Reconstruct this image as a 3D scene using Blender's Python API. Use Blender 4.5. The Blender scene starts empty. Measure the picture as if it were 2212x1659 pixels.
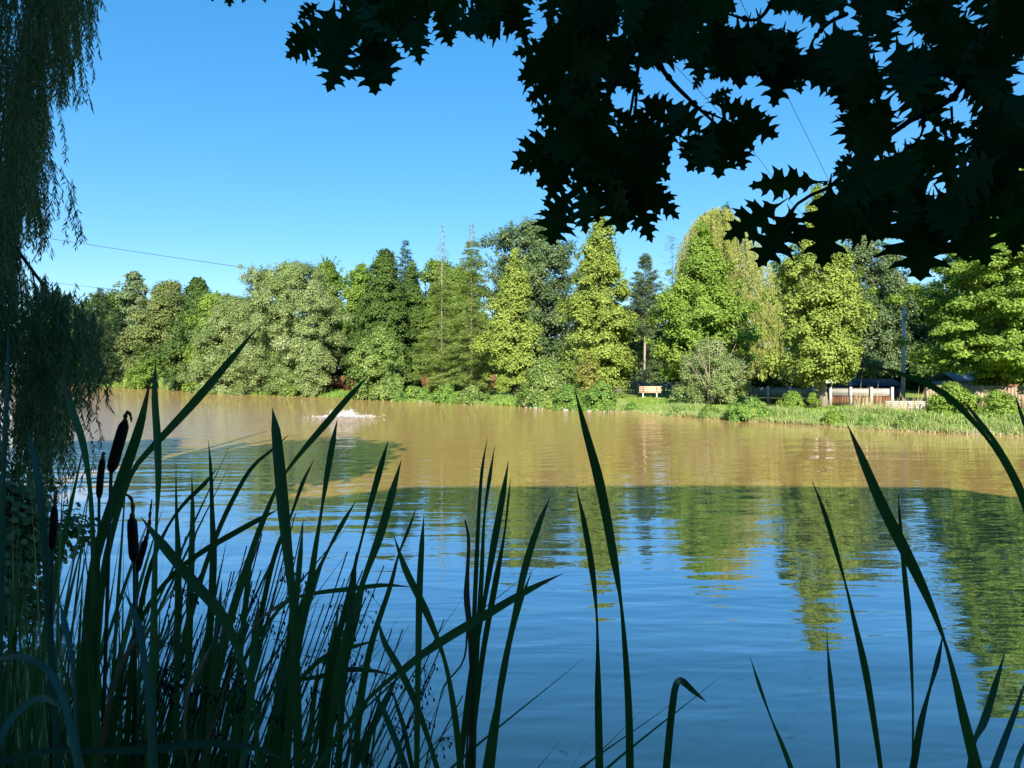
import bpy, math, random
import numpy as np
from mathutils import Vector, Matrix
from mathutils.geometry import tessellate_polygon

rng = np.random.default_rng(7)
random.seed(7)
SC = bpy.context.scene
COL = SC.collection

# ------------------------------------------------------------------ camera
F = 1598.0                      # focal length in the units of the 2212 x 1659 view used for measuring
HORIZON = 808.0
CAMZ = 2.4
PITCH = math.atan((829.5 - HORIZON) / F)
cam_d = bpy.data.cameras.new('camera')
cam_d.sensor_width = 36.0
cam_d.lens = 36.0 * F / 2212.0
cam_d.clip_start = 0.05
cam_d.clip_end = 5000
cam = bpy.data.objects.new('camera', cam_d)
COL.objects.link(cam)
cam.location = (0, 0, CAMZ)
cam.rotation_euler = (math.pi / 2 - PITCH, 0, 0)
SC.camera = cam

# ------------------------------------------------------------------ sky, sun, exposure
SUN_EL = math.radians(27.0)
SUN_AZ = math.radians(-1.0)     # behind the camera, towards the left
w = bpy.data.worlds.new('World')
SC.world = w
w.use_nodes = True
nt = w.node_tree
nt.nodes.clear()
sky = nt.nodes.new('ShaderNodeTexSky')
sky.sky_type = 'NISHITA'
sky.sun_disc = False
sky.sun_elevation = SUN_EL
sky.sun_rotation = math.pi + SUN_AZ
sky.air_density = 1.0
sky.dust_density = 0.0
sky.ozone_density = 6.0
gm = nt.nodes.new('ShaderNodeGamma')
gm.inputs['Gamma'].default_value = 0.62
hs = nt.nodes.new('ShaderNodeHueSaturation')
hs.inputs['Saturation'].default_value = 1.5
hs.inputs['Hue'].default_value = 0.5
hs.inputs['Value'].default_value = 1.0
bg = nt.nodes.new('ShaderNodeBackground')
bg.inputs['Strength'].default_value = 0.15
wo = nt.nodes.new('ShaderNodeOutputWorld')
nt.links.new(sky.outputs[0], gm.inputs['Color'])
nt.links.new(gm.outputs[0], hs.inputs['Color'])
nt.links.new(hs.outputs[0], bg.inputs['Color'])
nt.links.new(bg.outputs[0], wo.inputs['Surface'])
SUNV = Vector((-math.sin(SUN_AZ) * math.cos(SUN_EL), -math.cos(SUN_AZ) * math.cos(SUN_EL), math.sin(SUN_EL)))
sd = bpy.data.lights.new('sun', 'SUN')
sd.energy = 5.0
sd.angle = math.radians(0.5)
sd.color = (1.0, 0.92, 0.78)
so = bpy.data.objects.new('sun', sd)
COL.objects.link(so)
so.rotation_euler = SUNV.to_track_quat('Z', 'Y').to_euler()
SC.view_settings.view_transform = 'Standard'
SC.view_settings.look = 'None'
SC.view_settings.exposure = 1.3
SC.view_settings.gamma = 1.0
SC.cycles.max_bounces = 6
SC.cycles.transparent_max_bounces = 8
SC.cycles.caustics_reflective = False
SC.cycles.caustics_refractive = False

CP, SP = math.cos(PITCH), math.sin(PITCH)
def ray(px, py):
    x = (px - 1106.0) / F
    v = -(py - 829.5) / F
    return x, CP + v * SP, v * CP - SP
def at(px, py, D):
    x, y, z = ray(px, py)
    k = D / y
    return (x * k, D, CAMZ + z * k)
def onz(px, py, z=0.0):
    x, y, zz = ray(px, py)
    k = (z - CAMZ) / zz
    return (x * k, y * k, z)
def PX(d):                       # metres per view unit at distance d
    return d / F

# ------------------------------------------------------------------ helpers
def tag(o, label=None, cat=None, group=None, kind=None):
    if label: o['label'] = label
    if cat: o['category'] = cat
    if group: o['group'] = group
    if kind: o['kind'] = kind
    return o
def empty(name, loc, label, cat, group=None):
    o = bpy.data.objects.new(name, None)
    o.empty_display_size = 0.2
    COL.objects.link(o)
    o.location = loc
    return tag(o, label, cat, group)
class MB:
    """collects geometry that becomes one mesh"""
    def __init__(s):
        s.v = []; s.f = []; s.t = []; s.n = 0
    def add(s, v, f, tint=None):
        v = np.asarray(v, float).reshape(-1, 3)
        s.v.append(v)
        for a in (f if isinstance(f, list) and len(f) and isinstance(f[0], np.ndarray) else [f]):
            a = np.asarray(a, int)
            if a.size: s.f.append(a + s.n)
        s.t.append(np.full(len(v), 0.5) if tint is None else np.broadcast_to(np.asarray(tint, float), (len(v),)))
        s.n += len(v)
    def box(s, x0, x1, y0, y1, z0, z1, rot=0.0, piv=None):
        v = np.array([(x, y, z) for x in (x0, x1) for y in (y0, y1) for z in (z0, z1)], float)
        if rot:
            p = np.array(piv if piv is not None else ((x0 + x1) / 2, (y0 + y1) / 2, 0), float)
            c, q = math.cos(rot), math.sin(rot)
            d = v - p
            v = np.stack([p[0] + d[:, 0] * c - d[:, 1] * q, p[1] + d[:, 0] * q + d[:, 1] * c, v[:, 2]], 1)
        s.add(v, np.array([[0, 1, 3, 2], [4, 6, 7, 5], [0, 4, 5, 1], [2, 3, 7, 6], [0, 2, 6, 4], [1, 5, 7, 3]]), random.random())
    def tube(s, pts, rad, seg=7, tint=0.5):
        pts = np.asarray(pts, float)
        n = len(pts)
        rad = np.broadcast_to(np.asarray(rad, float), (n,))
        tg = np.gradient(pts, axis=0)
        tg /= np.linalg.norm(tg, axis=1)[:, None] + 1e-9
        up = np.array([0, 0, 1.0]) if abs(tg[0][2]) < .9 else np.array([0, 1.0, 0])
        a = np.cross(tg, up); a /= np.linalg.norm(a, axis=1)[:, None] + 1e-9
        b = np.cross(tg, a)
        th = np.linspace(0, 2 * np.pi, seg, endpoint=False)
        v = pts[:, None] + rad[:, None, None] * (a[:, None] * np.cos(th)[None, :, None] + b[:, None] * np.sin(th)[None, :, None])
        i, j = np.meshgrid(np.arange(n - 1), np.arange(seg), indexing='ij')
        j2 = (j + 1) % seg
        f = np.stack([i * seg + j, i * seg + j2, (i + 1) * seg + j2, (i + 1) * seg + j], -1).reshape(-1, 4)
        s.add(v.reshape(-1, 3), f, tint)
        c = len(pts) * seg
        s.add(np.stack([pts[0], pts[-1]]), np.zeros((0, 3), int), tint)
        k = s.n - 2 - c
        s.f.append(np.array([[k + (q + 1) % seg, k + q, s.n - 2] for q in range(seg)] + [[k + (n - 1) * seg + q, k + (n - 1) * seg + (q + 1) % seg, s.n - 1] for q in range(seg)]))
    def leaves(s, P, A, B, L, W, tint=None):
        """diamond leaves: P base points, A long axes, B side axes, L lengths, W widths"""
        n = len(P)
        L = np.broadcast_to(np.asarray(L, float), (n,))[:, None]
        W = np.broadcast_to(np.asarray(W, float), (n,))[:, None]
        v = np.stack([P, P + A * L * .45 + B * W * .5, P + A * L, P + A * L * .45 - B * W * .5], 1)
        f = np.arange(4 * n).reshape(n, 4)
        t = rng.random(n) if tint is None else tint
        s.add(v.reshape(-1, 3), f, np.repeat(t, 4))
    def build(s, name, mat, parent=None, smooth=False):
        V = np.concatenate(s.v) if s.v else np.zeros((0, 3))
        T = np.concatenate(s.t) if s.t else np.zeros(0)
        org = np.zeros(3)
        if parent is not None:
            org = np.array(world_loc(parent))
        me = bpy.data.meshes.new(name)
        me.vertices.add(len(V))
        me.vertices.foreach_set('co', (V - org).astype(np.float32).ravel())
        cnt = sum(a.shape[0] for a in s.f); lt = sum(a.size for a in s.f)
        me.loops.add(lt); me.polygons.add(cnt)
        me.loops.foreach_set('vertex_index', np.concatenate([a.ravel() for a in s.f]).astype(np.int32))
        sizes = np.concatenate([np.full(a.shape[0], a.shape[1]) for a in s.f])
        st = np.concatenate([[0], np.cumsum(sizes)[:-1]])
        me.polygons.foreach_set('loop_start', st.astype(np.int32))
        me.update(calc_edges=True)
        at_ = me.attributes.new('tint', 'FLOAT', 'POINT')
        at_.data.foreach_set('value', T.astype(np.float32))
        if smooth:
            me.polygons.foreach_set('use_smooth', np.ones(cnt, bool))
        me.materials.append(mat)
        o = bpy.data.objects.new(name, me)
        COL.objects.link(o)
        if parent is not None: o.parent = parent
        return o
def world_loc(o):
    v = Vector(o.location)
    while o.parent is not None:
        o = o.parent
        v += Vector(o.location)
    return v
def nrm(a): return a / (np.linalg.norm(a, axis=-1, keepdims=True) + 1e-9)
def rdir(n): return nrm(rng.normal(size=(n, 3)))
def chord(pts):
    pts = np.asarray(pts, float)
    return np.concatenate([[0], np.cumsum(np.linalg.norm(np.diff(pts, axis=0), axis=1) ** .75 + 1e-6)])
def catmull(pts, n):
    pts = np.asarray(pts, float)
    m = len(pts)
    if m < 3:
        t = np.linspace(0, 1, n)[:, None]
        return pts[0] * (1 - t) + pts[-1] * t
    t = chord(pts)
    T = np.gradient(pts, t, axis=0)
    u = np.linspace(0, t[-1] * (1 - 1e-9), n)
    k = np.clip(np.searchsorted(t, u, side='right') - 1, 0, m - 2)
    h = (t[k + 1] - t[k]); q = ((u - t[k]) / h)[:, None]; h = h[:, None]
    return (2 * q ** 3 - 3 * q ** 2 + 1) * pts[k] + (q ** 3 - 2 * q ** 2 + q) * h * T[k] + (-2 * q ** 3 + 3 * q ** 2) * pts[k + 1] + (q ** 3 - q ** 2) * h * T[k + 1]

# ------------------------------------------------------------------ materials
def newmat(name):
    m = bpy.data.materials.new(name); m.use_nodes = True
    n = m.node_tree; n.nodes.clear()
    out = n.nodes.new('ShaderNodeOutputMaterial')
    return m, n, out
def N(nt, t, **kw):
    n = nt.nodes.new(t)
    for k, v in kw.items():
        if k in n.inputs: n.inputs[k].default_value = v
        else: setattr(n, k, v)
    return n
def mixc(n, fac, a, b):
    m = n.nodes.new('ShaderNodeMix'); m.data_type = 'RGBA'
    for sck, val in ((m.inputs[0], fac), (m.inputs[6], a), (m.inputs[7], b)):
        if hasattr(val, 'is_output'): n.links.new(val, sck)
        else: sck.default_value = val if not isinstance(val, tuple) else (*val, 1.0)[:4]
    return m.outputs[2]
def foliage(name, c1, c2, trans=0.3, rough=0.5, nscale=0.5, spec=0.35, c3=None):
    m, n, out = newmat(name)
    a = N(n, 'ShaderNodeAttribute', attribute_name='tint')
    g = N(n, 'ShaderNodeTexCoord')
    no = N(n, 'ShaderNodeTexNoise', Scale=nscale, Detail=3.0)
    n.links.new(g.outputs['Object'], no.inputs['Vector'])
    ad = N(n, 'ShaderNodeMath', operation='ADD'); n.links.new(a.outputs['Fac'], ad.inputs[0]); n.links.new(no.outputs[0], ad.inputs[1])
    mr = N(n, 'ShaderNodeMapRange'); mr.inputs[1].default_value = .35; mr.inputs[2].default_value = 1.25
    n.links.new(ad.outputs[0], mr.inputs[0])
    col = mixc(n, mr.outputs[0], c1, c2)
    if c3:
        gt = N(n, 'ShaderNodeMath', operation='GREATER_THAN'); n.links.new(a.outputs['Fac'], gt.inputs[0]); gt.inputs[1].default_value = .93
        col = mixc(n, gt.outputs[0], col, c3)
    p = N(n, 'ShaderNodeBsdfPrincipled', Roughness=rough)
    p.inputs['Specular IOR Level'].default_value = spec
    n.links.new(col, p.inputs['Base Color'])
    t = N(n, 'ShaderNodeBsdfTranslucent')
    hsv = N(n, 'ShaderNodeHueSaturation'); hsv.inputs['Hue'].default_value = .49; hsv.inputs['Saturation'].default_value = 1.15; hsv.inputs['Value'].default_value = 1.3
    n.links.new(col, hsv.inputs['Color']); n.links.new(hsv.outputs[0], t.inputs['Color'])
    mx = N(n, 'ShaderNodeMixShader'); mx.inputs[0].default_value = trans
    n.links.new(p.outputs[0], mx.inputs[1]); n.links.new(t.outputs[0], mx.inputs[2]); n.links.new(mx.outputs[0], out.inputs['Surface'])
    return m
def solid(name, c1, c2=None, rough=.7, nscale=6.0, stretch=(1, 1, 1), bump=0.0, spec=.3):
    m, n, out = newmat(name)
    g = N(n, 'ShaderNodeTexCoord'); mp = N(n, 'ShaderNodeMapping'); mp.inputs['Scale'].default_value = stretch
    n.links.new(g.outputs['Object'], mp.inputs[0])
    no = N(n, 'ShaderNodeTexNoise', Scale=nscale, Detail=6.0, Roughness=.65)
    n.links.new(mp.outputs[0], no.inputs['Vector'])
    a = N(n, 'ShaderNodeAttribute', attribute_name='tint')
    ad = N(n, 'ShaderNodeMath', operation='MULTIPLY_ADD'); n.links.new(a.outputs['Fac'], ad.inputs[0]); ad.inputs[1].default_value = .5; n.links.new(no.outputs[0], ad.inputs[2])
    mr = N(n, 'ShaderNodeMapRange'); mr.inputs[1].default_value = .45; mr.inputs[2].default_value = 1.05; n.links.new(ad.outputs[0], mr.inputs[0])
    p = N(n, 'ShaderNodeBsdfPrincipled', Roughness=rough); p.inputs['Specular IOR Level'].default_value = spec
    n.links.new(mixc(n, mr.outputs[0], c1, c2 or tuple(x * .6 for x in c1)), p.inputs['Base Color'])
    if bump:
        b = N(n, 'ShaderNodeBump', Strength=bump, Distance=.02); n.links.new(no.outputs[0], b.inputs['Height']); n.links.new(b.outputs[0], p.inputs['Normal'])
    n.links.new(p.outputs[0], out.inputs['Surface'])
    return m

M = {}
M['linden'] = foliage('linden_leaf', (.085, .150, .022), (.285, .36, .075), .30, .5, spec=.2)
M['olive'] = foliage('olive_leaf', (.065, .105, .030), (.20, .245, .08), .28, .5, spec=.2)
M['maple'] = foliage('maple_leaf', (.045, .120, .020), (.18, .27, .045), .32, .5, spec=.2)
M['maple_bright'] = foliage('bright_maple_leaf', (.070, .160, .020), (.255, .36, .065), .36, .5, spec=.2)
M['maple_dark'] = foliage('dark_maple_leaf', (.030, .075, .024), (.13, .18, .07), .22, .4, spec=.3)
M['dense'] = foliage('dense_leaf', (.020, .058, .014), (.095, .155, .032), .22, .5, spec=.2)
M['silver'] = foliage('silver_willow_leaf', (.070, .135, .030), (.26, .33, .12), .28, .5, c3=(.44, .48, .3), spec=.25)
M['shrub'] = foliage('shrub_leaf', (.055, .125, .024), (.23, .32, .08), .28, .45, c3=(.38, .44, .24), spec=.25)
M['yellow_shrub'] = foliage('yellow_shrub_leaf', (.12, .16, .03), (.28, .27, .06), .3, .5)
M['herb'] = foliage('herb_leaf', (.055, .145, .027), (.20, .33, .07), .3, .5, c3=(.36, .36, .06), spec=.2)
M['lime_herb'] = foliage('lime_herb_leaf', (.12, .20, .03), (.27, .33, .06), .3, .5)
M['larch'] = foliage('larch_needle', (.085, .150, .028), (.26, .35, .085), .25, .6, spec=.15)
M['spruce'] = foliage('spruce_needle', (.025, .06, .022), (.07, .12, .045), .12, .6)
M['pine'] = foliage('pine_needle', (.055, .095, .035), (.17, .235, .10), .15, .6)
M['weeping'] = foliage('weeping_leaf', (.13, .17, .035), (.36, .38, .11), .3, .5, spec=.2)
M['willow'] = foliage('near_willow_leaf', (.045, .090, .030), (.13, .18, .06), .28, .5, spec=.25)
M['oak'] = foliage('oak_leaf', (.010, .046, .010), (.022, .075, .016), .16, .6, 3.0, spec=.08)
M['grass'] = foliage('grass_blade', (.13, .22, .045), (.30, .40, .12), .25, .5, c3=(.48, .44, .27), spec=.2)
M['straw'] = foliage('straw_grass', (.26, .20, .10), (.45, .38, .22), .2, .6)
M['cattail'] = foliage('cattail_leaf', (.018, .070, .018), (.062, .16, .045), .25, .45, 4.0, spec=.4, c3=(.16, .10, .05))
M['cattail_blue'] = foliage('cattail_glossy_leaf', (.035, .105, .065), (.055, .14, .085), .2, .4, 4.0, spec=.5)
M['cattail_dead'] = foliage('cattail_dry_leaf', (.10, .07, .035), (.20, .13, .06), .2, .6, 6.0)
M['rush'] = foliage('rush_stem', (.022, .045, .018), (.04, .07, .025), .05, .5, 4.0)
M['spike'] = solid('cattail_spike_brown', (.028, .016, .010), (.012, .007, .005), .95, 60.0, bump=.6)
M['bark'] = solid('bark', (.12, .095, .07), (.05, .04, .03), .9, 9.0, (1, 1, .25), .8)
M['pale_bark'] = solid('pale_bark', (.36, .31, .25), (.17, .14, .11), .9, 8.0, (1, 1, .3), .6)
M['oak_bark'] = solid('oak_bark', (.04, .032, .026), (.015, .012, .01), .9, 14.0, (1, 1, .3), .6)
M['brown_fence'] = solid('brown_fence_wood', (.20, .085, .04), (.10, .042, .022), .8, 5.0, (6, 6, .6), .3)
M['grey_fence'] = solid('weathered_fence_wood', (.30, .28, .25), (.14, .13, .12), .85, 5.0, (6, 6, .6), .3)
M['bench_wood'] = solid('bench_wood', (.62, .42, .30), (.50, .31, .21), .55, 6.0, (.6, 6, 6), .2)
M['concrete'] = solid('concrete', (.48, .47, .44), (.33, .32, .30), .85, 7.0, bump=.3)
M['white'] = solid('white_paint', (.78, .78, .76), (.62, .62, .60), .6, 4.0)
M['beige_fence'] = solid('beige_fence_wood', (.34, .26, .18), (.20, .15, .10), .8, 5.0, (6, 6, .6), .2)
M['metal_dark'] = solid('black_metal', (.02, .02, .022), (.035, .03, .03), .4, 9.0, spec=.5)
M['roof'] = solid('grey_shingle', (.20, .23, .27), (.11, .13, .16), .8, 12.0, bump=.5)
M['navy'] = solid('navy_sheet', (.012, .016, .035), (.02, .025, .05), .5, 3.0)
M['siding'] = solid('grey_siding', (.30, .31, .32), (.22, .23, .24), .7, 4.0, (.3, .3, 8))
M['white_siding'] = solid('white_siding', (.50, .49, .46), (.36, .35, .33), .7, 4.0, (.3, .3, 8))
M['glass'] = solid('window_glass', (.03, .04, .05), (.02, .03, .04), .08, 2.0, spec=.8)
M['wire'] = solid('cable_black', (.02, .02, .02), None, .6, 3.0)
M['stone'] = solid('pale_stone', (.30, .27, .24), (.13, .12, .10), .9, 5.0, bump=.5)

def m_foam():
    m, n, out = newmat('foam')
    p = N(n, 'ShaderNodeBsdfPrincipled', Roughness=.35)
    p.inputs['Base Color'].default_value = (.86, .84, .80, 1)
    t = N(n, 'ShaderNodeBsdfTranslucent'); t.inputs[0].default_value = (.85, .85, .84, 1)
    mx = N(n, 'ShaderNodeMixShader'); mx.inputs[0].default_value = .4
    n.links.new(p.outputs[0], mx.inputs[1]); n.links.new(t.outputs[0], mx.inputs[2]); n.links.new(mx.outputs[0], out.inputs[0])
    return m
M['foam'] = m_foam()

def m_water():
    m, n, out = newmat('pond_water')
    g = N(n, 'ShaderNodeNewGeometry')
    def wave(sc, rot, scale, detail, dist=0.0):
        mp = N(n, 'ShaderNodeMapping'); mp.inputs['Scale'].default_value = (sc[0], sc[1], 1); mp.inputs['Rotation'].default_value = (0, 0, rot)
        n.links.new(g.outputs['Position'], mp.inputs[0])
        no = N(n, 'ShaderNodeTexNoise', Scale=scale, Detail=detail, Roughness=.5, Distortion=dist)
        n.links.new(mp.outputs[0], no.inputs['Vector'])
        return no.outputs[0]
    def mul(a, b):
        q = N(n, 'ShaderNodeMath', operation='MULTIPLY'); n.links.new(a, q.inputs[0])
        if hasattr(b, 'is_output'): n.links.new(b, q.inputs[1])
        else: q.inputs[1].default_value = b
        return q.outputs[0]
    def add(a, b):
        q = N(n, 'ShaderNodeMath', operation='ADD'); n.links.new(a, q.inputs[0]); n.links.new(b, q.inputs[1]); return q.outputs[0]
    big = mul(wave((.22, 1), .10, .75, 1.0), .026)
    mid = mul(wave((.30, 1), -.06, 2.6, 2.0, .3), .0105)
    fin = mul(wave((.45, 1), .2, 9.0, 2.0), .0011)
    # rings from the fountain: concentric waves round it
    fx = N(n, 'ShaderNodeVectorMath', operation='SUBTRACT'); n.links.new(g.outputs['Position'], fx.inputs[0]); fx.inputs[1].default_value = FOUNT
    ln = N(n, 'ShaderNodeVectorMath', operation='LENGTH'); n.links.new(fx.outputs[0], ln.inputs[0])
    warp = mul(wave((1, 1), 0, .25, 1.0), 2.2)
    ph = N(n, 'ShaderNodeMath', operation='SINE'); n.links.new(mul(add(ln.outputs['Value'], warp), 8.0), ph.inputs[0])
    fall = N(n, 'ShaderNodeMapRange'); fall.inputs[1].default_value = 4; fall.inputs[2].default_value = 34; fall.inputs[3].default_value = 1; fall.inputs[4].default_value = .0
    n.links.new(ln.outputs['Value'], fall.inputs[0])
    ring = mul(mul(ph.outputs[0], fall.outputs[0]), .0048)
    # choppy patch close to the fountain and to its left, calm towards the near bank
    ch = N(n, 'ShaderNodeMapRange'); ch.inputs[1].default_value = 3; ch.inputs[2].default_value = 26; ch.inputs[3].default_value = 1; ch.inputs[4].default_value = .0
    n.links.new(ln.outputs['Value'], ch.inputs[0])
    lf_ = N(n, 'ShaderNodeSeparateXYZ'); n.links.new(g.outputs['Position'], lf_.inputs[0])
    lx = N(n, 'ShaderNodeMapRange'); lx.inputs[1].default_value = -6; lx.inputs[2].default_value = -16; lx.inputs[3].default_value = 0; lx.inputs[4].default_value = 1.6
    n.links.new(lf_.outputs[0], lx.inputs[0])
    ly = N(n, 'ShaderNodeMapRange'); ly.inputs[1].default_value = 14; ly.inputs[2].default_value = 30; ly.inputs[3].default_value = 0; ly.inputs[4].default_value = 1
    n.links.new(lf_.outputs[1], ly.inputs[0])
    chop = mul(mul(wave((1, 1), .5, 4.0, 3.0), add(ch.outputs[0], mul(lx.outputs[0], ly.outputs[0]))), .030)
    h = add(add(add(big, mid), add(fin, ring)), chop)
    b = N(n, 'ShaderNodeBump', Strength=1.0, Distance=1.0)
    n.links.new(h, b.inputs['Height'])
    cl = wave((.5, 1), 0, .12, 3.0)
    d = N(n, 'ShaderNodeBsdfDiffuse'); n.links.new(mixc(n, cl, (.40, .25, .085), (.47, .295, .11)), d.inputs['Color'])
    gl = N(n, 'ShaderNodeBsdfGlossy', Roughness=.02); gl.inputs['Color'].default_value = (.97, .93, 1, 1)
    n.links.new(b.outputs[0], gl.inputs['Normal'])
    fr = N(n, 'ShaderNodeFresnel', IOR=1.33); n.links.new(b.outputs[0], fr.inputs['Normal'])
    pw = N(n, 'ShaderNodeMath', operation='POWER'); n.links.new(fr.outputs[0], pw.inputs[0]); pw.inputs[1].default_value = .8
    sc_ = N(n, 'ShaderNodeMath', operation='MULTIPLY'); n.links.new(pw.outputs[0], sc_.inputs[0]); sc_.inputs[1].default_value = 2.25
    mn = N(n, 'ShaderNodeMath', operation='MINIMUM'); n.links.new(sc_.outputs[0], mn.inputs[0]); mn.inputs[1].default_value = .62
    mx = N(n, 'ShaderNodeMixShader'); n.links.new(mn.outputs[0], mx.inputs[0]); n.links.new(d.outputs[0], mx.inputs[1]); n.links.new(gl.outputs[0], mx.inputs[2])
    n.links.new(mx.outputs[0], out.inputs[0])
    return m
FOUNT = onz(742, 901)
M['water'] = m_water()

def m_ground():
    m, n, out = newmat('ground')
    g = N(n, 'ShaderNodeNewGeometry')
    no = N(n, 'ShaderNodeTexNoise', Scale=.7, Detail=8.0, Roughness=.7); n.links.new(g.outputs['Position'], no.inputs['Vector'])
    n2 = N(n, 'ShaderNodeTexNoise', Scale=14.0, Detail=4.0); n.links.new(g.outputs['Position'], n2.inputs['Vector'])
    a = N(n, 'ShaderNodeAttribute', attribute_name='tint')
    gr = mixc(n, no.outputs[0], (.19, .28, .04), (.30, .36, .07))
    gr = mixc(n, n2.outputs[0], gr, (.12, .17, .03))
    di = mixc(n, n2.outputs[0], (.10, .065, .04), (.17, .12, .08))
    ad = N(n, 'ShaderNodeMath', operation='ADD'); n.links.new(a.outputs['Fac'], ad.inputs[0])
    nm = N(n, 'ShaderNodeMath', operation='MULTIPLY_ADD'); n.links.new(no.outputs[0], nm.inputs[0]); nm.inputs[1].default_value = .5; nm.inputs[2].default_value = -.25
    n.links.new(nm.outputs[0], ad.inputs[1]); ad.use_clamp = True
    p = N(n, 'ShaderNodeBsdfPrincipled', Roughness=.9); p.inputs['Specular IOR Level'].default_value = .1
    n.links.new(mixc(n, ad.outputs[0], gr, di), p.inputs['Base Color'])
    b = N(n, 'ShaderNodeBump', Strength=.6, Distance=.05); n.links.new(n2.outputs[0], b.inputs['Height']); n.links.new(b.outputs[0], p.inputs['Normal'])
    n.links.new(p.outputs[0], out.inputs[0])
    return m
M['ground'] = m_ground()

# ------------------------------------------------------------------ terrain and water
SHORE_PX = [(194, 834), (270, 837), (347, 840), (450, 847), (555, 853.5), (650, 856), (747, 858.5), (800, 861), (858, 865), (940, 869), (1039, 873), (1106, 877), (1163, 883), (1220, 887), (1281, 889), (1340, 889), (1410, 895), (1489, 901), (1560, 906), (1637, 911), (1725, 916), (1800, 921), (1884, 927), (2011, 933), (2090, 937), (2155, 939), (2212, 942)]
far = [onz(x, y)[:2] for x, y in SHORE_PX]
pond = [(-150, 150)] + [(far[0][0] - 25, far[0][1] + 5)] + far + [(24, 28), (30, 20), (26, 9), (12, 2.2), (4, 1.6), (0, 1.45), (-1.6, 1.7), (-3.2, 3.2), (-5.6, 6), (-9.5, 11), (-17, 22), (-40, 55), (-85, 100), (-140, 120)]
POND = np.array(pond, float)
def sdist(x, y):
    x = np.asarray(x, float); y = np.asarray(y, float)
    d = np.full(x.shape, 1e9); ins = np.zeros(x.shape, bool)
    n = len(POND)
    for i in range(n):
        a = POND[i]; b = POND[(i + 1) % n]
        e = b - a
        t = np.clip(((x - a[0]) * e[0] + (y - a[1]) * e[1]) / (e @ e), 0, 1)
        d = np.minimum(d, np.hypot(x - a[0] - t * e[0], y - a[1] - t * e[1]))
        c = ((a[1] > y) != (b[1] > y)) & (x < (b[0] - a[0]) * (y - a[1]) / (b[1] - a[1] + 1e-12) + a[0])
        ins ^= c
    return np.where(ins, -d, d)
def ground_z(x, y):
    x = np.asarray(x, float); y = np.asarray(y, float)
    s = sdist(x, y)
    near = np.clip(1 - y / 14, 0, 1)
    hi = .48 + .34 * near
    u = np.clip(s / 1.7, 0, 1)
    z = hi * u * u * (3 - 2 * u) + np.clip(s - 1.7, 0, 30) * .008
    z = z + .05 * np.sin(x * 1.3 + y * .7) * u + .04 * np.sin(x * .51 - y * 1.1) * u
    return np.where(s < 0, -np.minimum(-s * .35, 1.4) - .03, z - .02)
def gz(x, y): return float(ground_z(np.array([x]), np.array([y]))[0])
def axis(lo, hi, fine_lo, fine_hi, st):
    a = list(np.arange(fine_lo, fine_hi, st))
    p = fine_lo; s = st
    while p > lo: s *= 1.35; p -= s; a.insert(0, max(p, lo))
    p = a[-1]; s = st
    while p < hi: s *= 1.35; p += s; a.append(min(p, hi))
    return np.array(a)
gx = axis(-1500, 1500, -60, 34, .55); gy = axis(-400, 2500, -3, 100, .55)
X, Y = np.meshgrid(gx, gy, indexing='xy')
Z = ground_z(X, Y)
clear = onz(738, 845, .3)
dirt = np.exp(-(((X - clear[0]) / 3.0) ** 2 + ((Y - clear[1] - 1.5) / 6) ** 2)) * .95
ppx = 1106 + X / np.maximum(Y, 1) * F
dirt = np.maximum(dirt, np.where((sdist(X, Y) < .6), .85, 0))
dirt = np.maximum(dirt, np.where((ppx < 1330) & (Y > 40) & (sdist(X, Y) > 4), .55, 0))
dirt = np.maximum(dirt, np.where(Y < 12, .7, 0))
mb = MB()
nx, ny = len(gx), len(gy)
ii, jj = np.meshgrid(np.arange(nx - 1), np.arange(ny - 1), indexing='xy')
k = jj * nx + ii
mb.add(np.stack([X, Y, Z], -1).reshape(-1, 3), np.stack([k, k + 1, k + nx + 1, k + nx], -1).reshape(-1, 4), dirt.ravel())
tag(mb.build('ground', M['ground'], smooth=True), kind='structure')
mb = MB()
mb.add([(-200, 0, 0), (60, 0, 0), (60, 200, 0), (-200, 200, 0)], np.array([[0, 1, 2, 3]]))
mb.v[0][:, 2] = 0
tag(mb.build('water', M['water']), kind='structure')

# ------------------------------------------------------------------ tree builders
def envelope(rows, D):
    zs, cx, rr = [], [], []
    for y, xl, xr in rows:
        a = at(xl, y, D); b = at(xr, y, D)
        zs.append(a[2]); cx.append((a[0] + b[0]) / 2); rr.append((b[0] - a[0]) / 2)
    o = np.argsort(zs)
    return np.array(zs)[o], np.array(cx)[o], np.array(rr)[o]
def env_at(env, z):
    return np.interp(z, env[0], env[1]), np.interp(z, env[0], env[2])

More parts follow.
